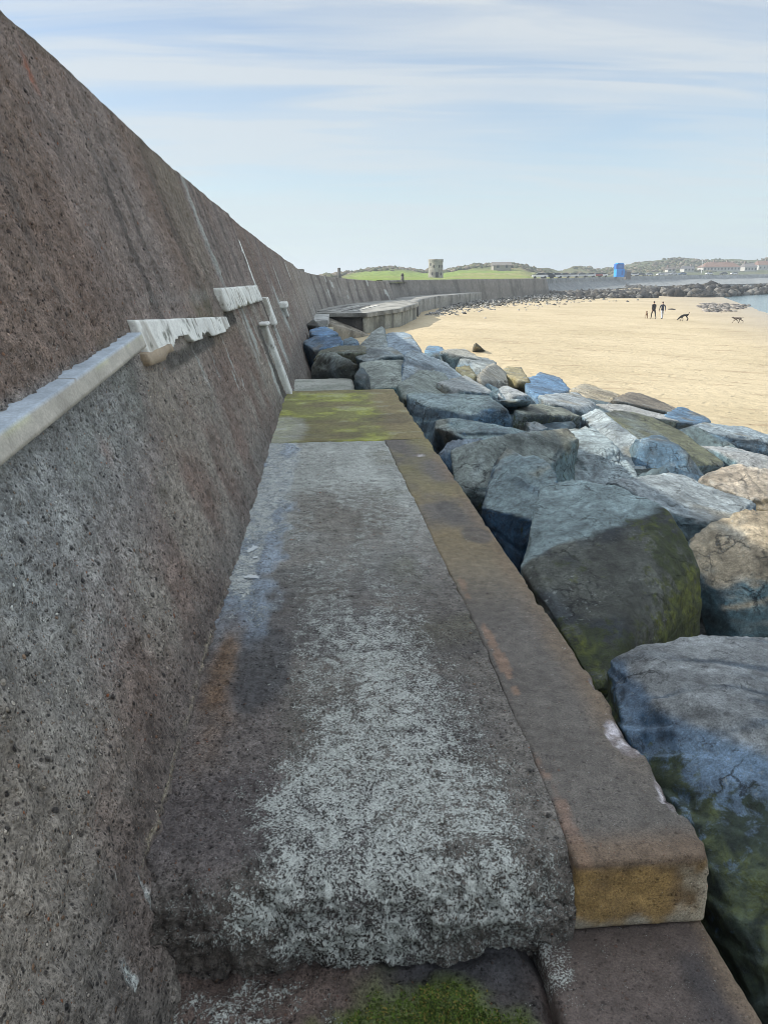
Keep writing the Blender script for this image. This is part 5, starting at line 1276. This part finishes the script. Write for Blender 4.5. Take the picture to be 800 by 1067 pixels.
def person(px, label, jacket, trousers, hair, stride, facing):
    w = at_z(px, 332, -2.66); w[2] = float(sand_z(w[:1], w[1:2])[0]) ; root = empty('person', w, facing); tag(root, label, 'person', 'two walkers on the beach')
    s = stride; J = dict(pelvis=((0, 0, .95), (.15, .11)), waist=((0, .01, 1.10), (.14, .10)), chest=((0, .015, 1.32), (.18, .115)), neckb=((0, .02, 1.48), (.085, .075)), neck=((0, .03, 1.54), .055), head=((0, .045, 1.63), (.075, .088)), crown=((0, .04, 1.72), (.062, .072)),
             nose=((0, .125, 1.625), .018))
    B = [('pelvis', 'waist'), ('waist', 'chest'), ('chest', 'neckb'), ('neckb', 'neck'), ('neck', 'head'), ('head', 'crown'), ('head', 'nose')]
    for sd, k in ((-1, 1), (1, -1)):
        n = 'L' if sd < 0 else 'R'; f = s * k
        J.update({n + 'hip': ((sd * .095, f * .03, .88), .095), n + 'knee': ((sd * .10, f * .20 + .02, .49), .062), n + 'ank': ((sd * .10, f * .27 - (.10 if f < 0 else 0), .09), .042), n + 'toe': ((sd * .115, f * .27 + .15 - (.08 if f < 0 else 0), .035), .036),
                  n + 'sh': ((sd * .19, .01, 1.43), .065), n + 'elb': ((sd * .26, -f * .12 - .02, 1.16), .048), n + 'wr': ((sd * .27, -f * .20 + .06, .93), .032), n + 'palm': ((sd * .268, -f * .22 + .085, .86), (.022, .038))})
        B += [('pelvis', n + 'hip'), (n + 'hip', n + 'knee'), (n + 'knee', n + 'ank'), (n + 'ank', n + 'toe'), ('chest', n + 'sh'), (n + 'sh', n + 'elb'), (n + 'elb', n + 'wr'), (n + 'wr', n + 'palm')]
        py_ = -f * .22 + .085
        for q, (dy, l) in enumerate(((.034, .075), (.012, .085), (-.011, .08), (-.033, .062))):
            J[n + 'f%da' % q] = ((sd * .266, py_ + dy, .82), .0105); J[n + 'f%db' % q] = ((sd * .252, py_ + dy + .008, .82 - l), .0085); B += [(n + 'palm', n + 'f%da' % q), (n + 'f%da' % q, n + 'f%db' % q)]
        J[n + 'ta'] = ((sd * .25, py_ + .055, .86), .011); J[n + 'tb'] = ((sd * .235, py_ + .065, .815), .0095); B += [(n + 'palm', n + 'ta'), (n + 'ta', n + 'tb')]
    def mf(c):
        if c.z > 1.50: return 2
        if abs(c.x) > .2 and c.z < .93: return 2
        if c.z < .1: return 3
        return 0 if c.z > .86 else 1
    me = skin_body('body', J, B, [jacket, trousers, SKIN, mat_plain('shoe', (.04, .04, .04))], mf); o = bpy.data.objects.new('body', me); COL.objects.link(o); o.parent = root
    u, f = ICO[4]; v = u * (.088, .105, .098) + (0, .035, 1.685); keep = [q for q in f if (v[q].mean(0)[1] < .075 or v[q].mean(0)[2] > 1.73) and v[q].mean(0)[2] > 1.60]
    link('hair', mesh('hair', list(v), [list(q) for q in keep]), hair, root)
    for sd in (-1, 1):
        uu, ff = ICO[2]; link('eye', mesh('eye', uu * .012 + (sd * .032, .122, 1.655), ff), DARK, root); link('ear', mesh('ear', uu * (.012, .022, .03) + (sd * .083, .035, 1.645), ff), SKIN, root)
    link('mouth', mesh('mouth', ICO[2][0] * (.025, .008, .006) + (0, .122, 1.585), ICO[2][1]), mat_plain('lips', (.3, .12, .1)), root)
    return root


BLK = mat_plain('black_cloth', (.02, .02, .024), .2, 40); NAVY = mat_plain('navy_cloth', (.025, .03, .05), .2, 40); LIGHT = mat_plain('pale_trousers', (.50, .53, .58), .1, 40)
person(680, 'person in dark coat and dark trousers walking away along the beach', BLK, BLK, mat_plain('dark_hair', (.03, .022, .018)), 1., .1)
person(689, 'person in dark jacket and pale trousers walking beside the one in black', NAVY, LIGHT, mat_plain('brown_hair', (.06, .04, .03)), -.7, -.15)


def dog(px, py, label, col, facing, pose, sc_=1.):
    w = at_z(px, py, -2.66); w[2] = float(sand_z(w[:1], w[1:2])[0]); root = empty('dog', w, facing); root.scale = (sc_,) * 3; tag(root, label, 'dog', 'dogs on the beach')
    hd = {'down': ((.40, 0, .30), (.52, 0, .20), (.62, 0, .10)), 'up': ((.36, 0, .62), (.44, 0, .72), (.56, 0, .70)), 'run': ((.40, 0, .52), (.50, 0, .57), (.62, 0, .54))}[pose]; st = {'down': .06, 'up': .0, 'run': .22}[pose]
    J = dict(hip=((-.28, 0, .50), (.085, .095)), belly=((-.05, 0, .49), (.085, .10)), chest=((.20, 0, .48), (.095, .135)), neck=(hd[0], .07), head=(hd[1], .068), muz=(hd[2], .032))
    B = [('hip', 'belly'), ('belly', 'chest'), ('chest', 'neck'), ('neck', 'head'), ('head', 'muz')]
    t = {'down': ((-.42, 0, .62), (-.48, .0, .80)), 'up': ((-.42, 0, .50), (-.52, 0, .42)), 'run': ((-.44, 0, .52), (-.64, 0, .54))}[pose]; J['t1'] = (t[0], .028); J['t2'] = (t[1], .018); B += [('hip', 't1'), ('t1', 't2')]
    for sd in (-1, 1):
        n = 'L' if sd < 0 else 'R'; f = sd * st
        J.update({n + 'k': ((-.22 + f * .5, sd * .085, .36), .055), n + 'h': ((-.38 + f, sd * .085, .20), .03), n + 'p': ((-.34 + f * 1.2, sd * .085, .04), .026), n + 'pt': ((-.28 + f * 1.2, sd * .085, .022), .022),
                  n + 's': ((.20, sd * .08, .38), .05), n + 'w': ((.19 - f, sd * .08, .18), .027), n + 'q': ((.20 - f * 1.2, sd * .08, .04), .025), n + 'qt': ((.25 - f * 1.2, sd * .08, .022), .022), n + 'e': ((hd[1][0] - .03, sd * .055, hd[1][2] + .07), .02), n + 'et': ((hd[1][0] - .02, sd * .075, hd[1][2] + .02), .014)})
        B += [('hip', n + 'k'), (n + 'k', n + 'h'), (n + 'h', n + 'p'), (n + 'p', n + 'pt'), ('chest', n + 's'), (n + 's', n + 'w'), (n + 'w', n + 'q'), (n + 'q', n + 'qt'), ('head', n + 'e'), (n + 'e', n + 'et')]
    me = skin_body('body', J, B, [col], lambda c: 0); o = bpy.data.objects.new('body', me); COL.objects.link(o); o.parent = root
    link('nose', mesh('nose', ICO[2][0] * .018 + np.array(hd[2]) + (.03, 0, .01), ICO[2][1]), DARK, root)
    for sd in (-1, 1): link('eye', mesh('eye', ICO[2][0] * .012 + np.array(hd[1]) + (.045, sd * .045, .02), ICO[2][1]), DARK, root)


FURB = mat_plain('brown_fur', (.13, .075, .04), .3, 30); FURK = mat_plain('black_fur', (.018, .017, .017), .3, 30); FURG = mat_plain('grey_brown_fur', (.12, .095, .075), .3, 30)
dog(673, 332, 'brown dog standing left of the two walkers', FURB, 1.2, 'up', .95)
dog(712, 333, 'black dog sniffing the sand with tail raised, right of the two walkers', FURK, math.pi, 'down', 1.12)
dog(768, 333, 'grey-brown dog trotting alone near the right edge of the beach', FURG, 3.0, 'run', .98)

# ------------------------------------------------------------------ sea haze over the bay
hzm = bpy.data.materials.new('haze'); hzm.use_nodes = True; ht_ = hzm.node_tree; ht_.nodes.clear(); ho = ht_.nodes.new('ShaderNodeOutputMaterial'); hv = ht_.nodes.new('ShaderNodeVolumePrincipled')
hv.inputs['Color'].default_value = (.80, .88, .95, 1); hv.inputs['Density'].default_value = .0006; hv.inputs['Anisotropy'].default_value = .2; ht_.links.new(hv.outputs[0], ho.inputs['Volume'])
hob = box_obj('haze', (-9500, 9500, -9500, 9500, -15.5, 60), hzm, None, 0); hob['kind'] = 'stuff'; hob['label'] = 'thin pale haze over the whole bay'
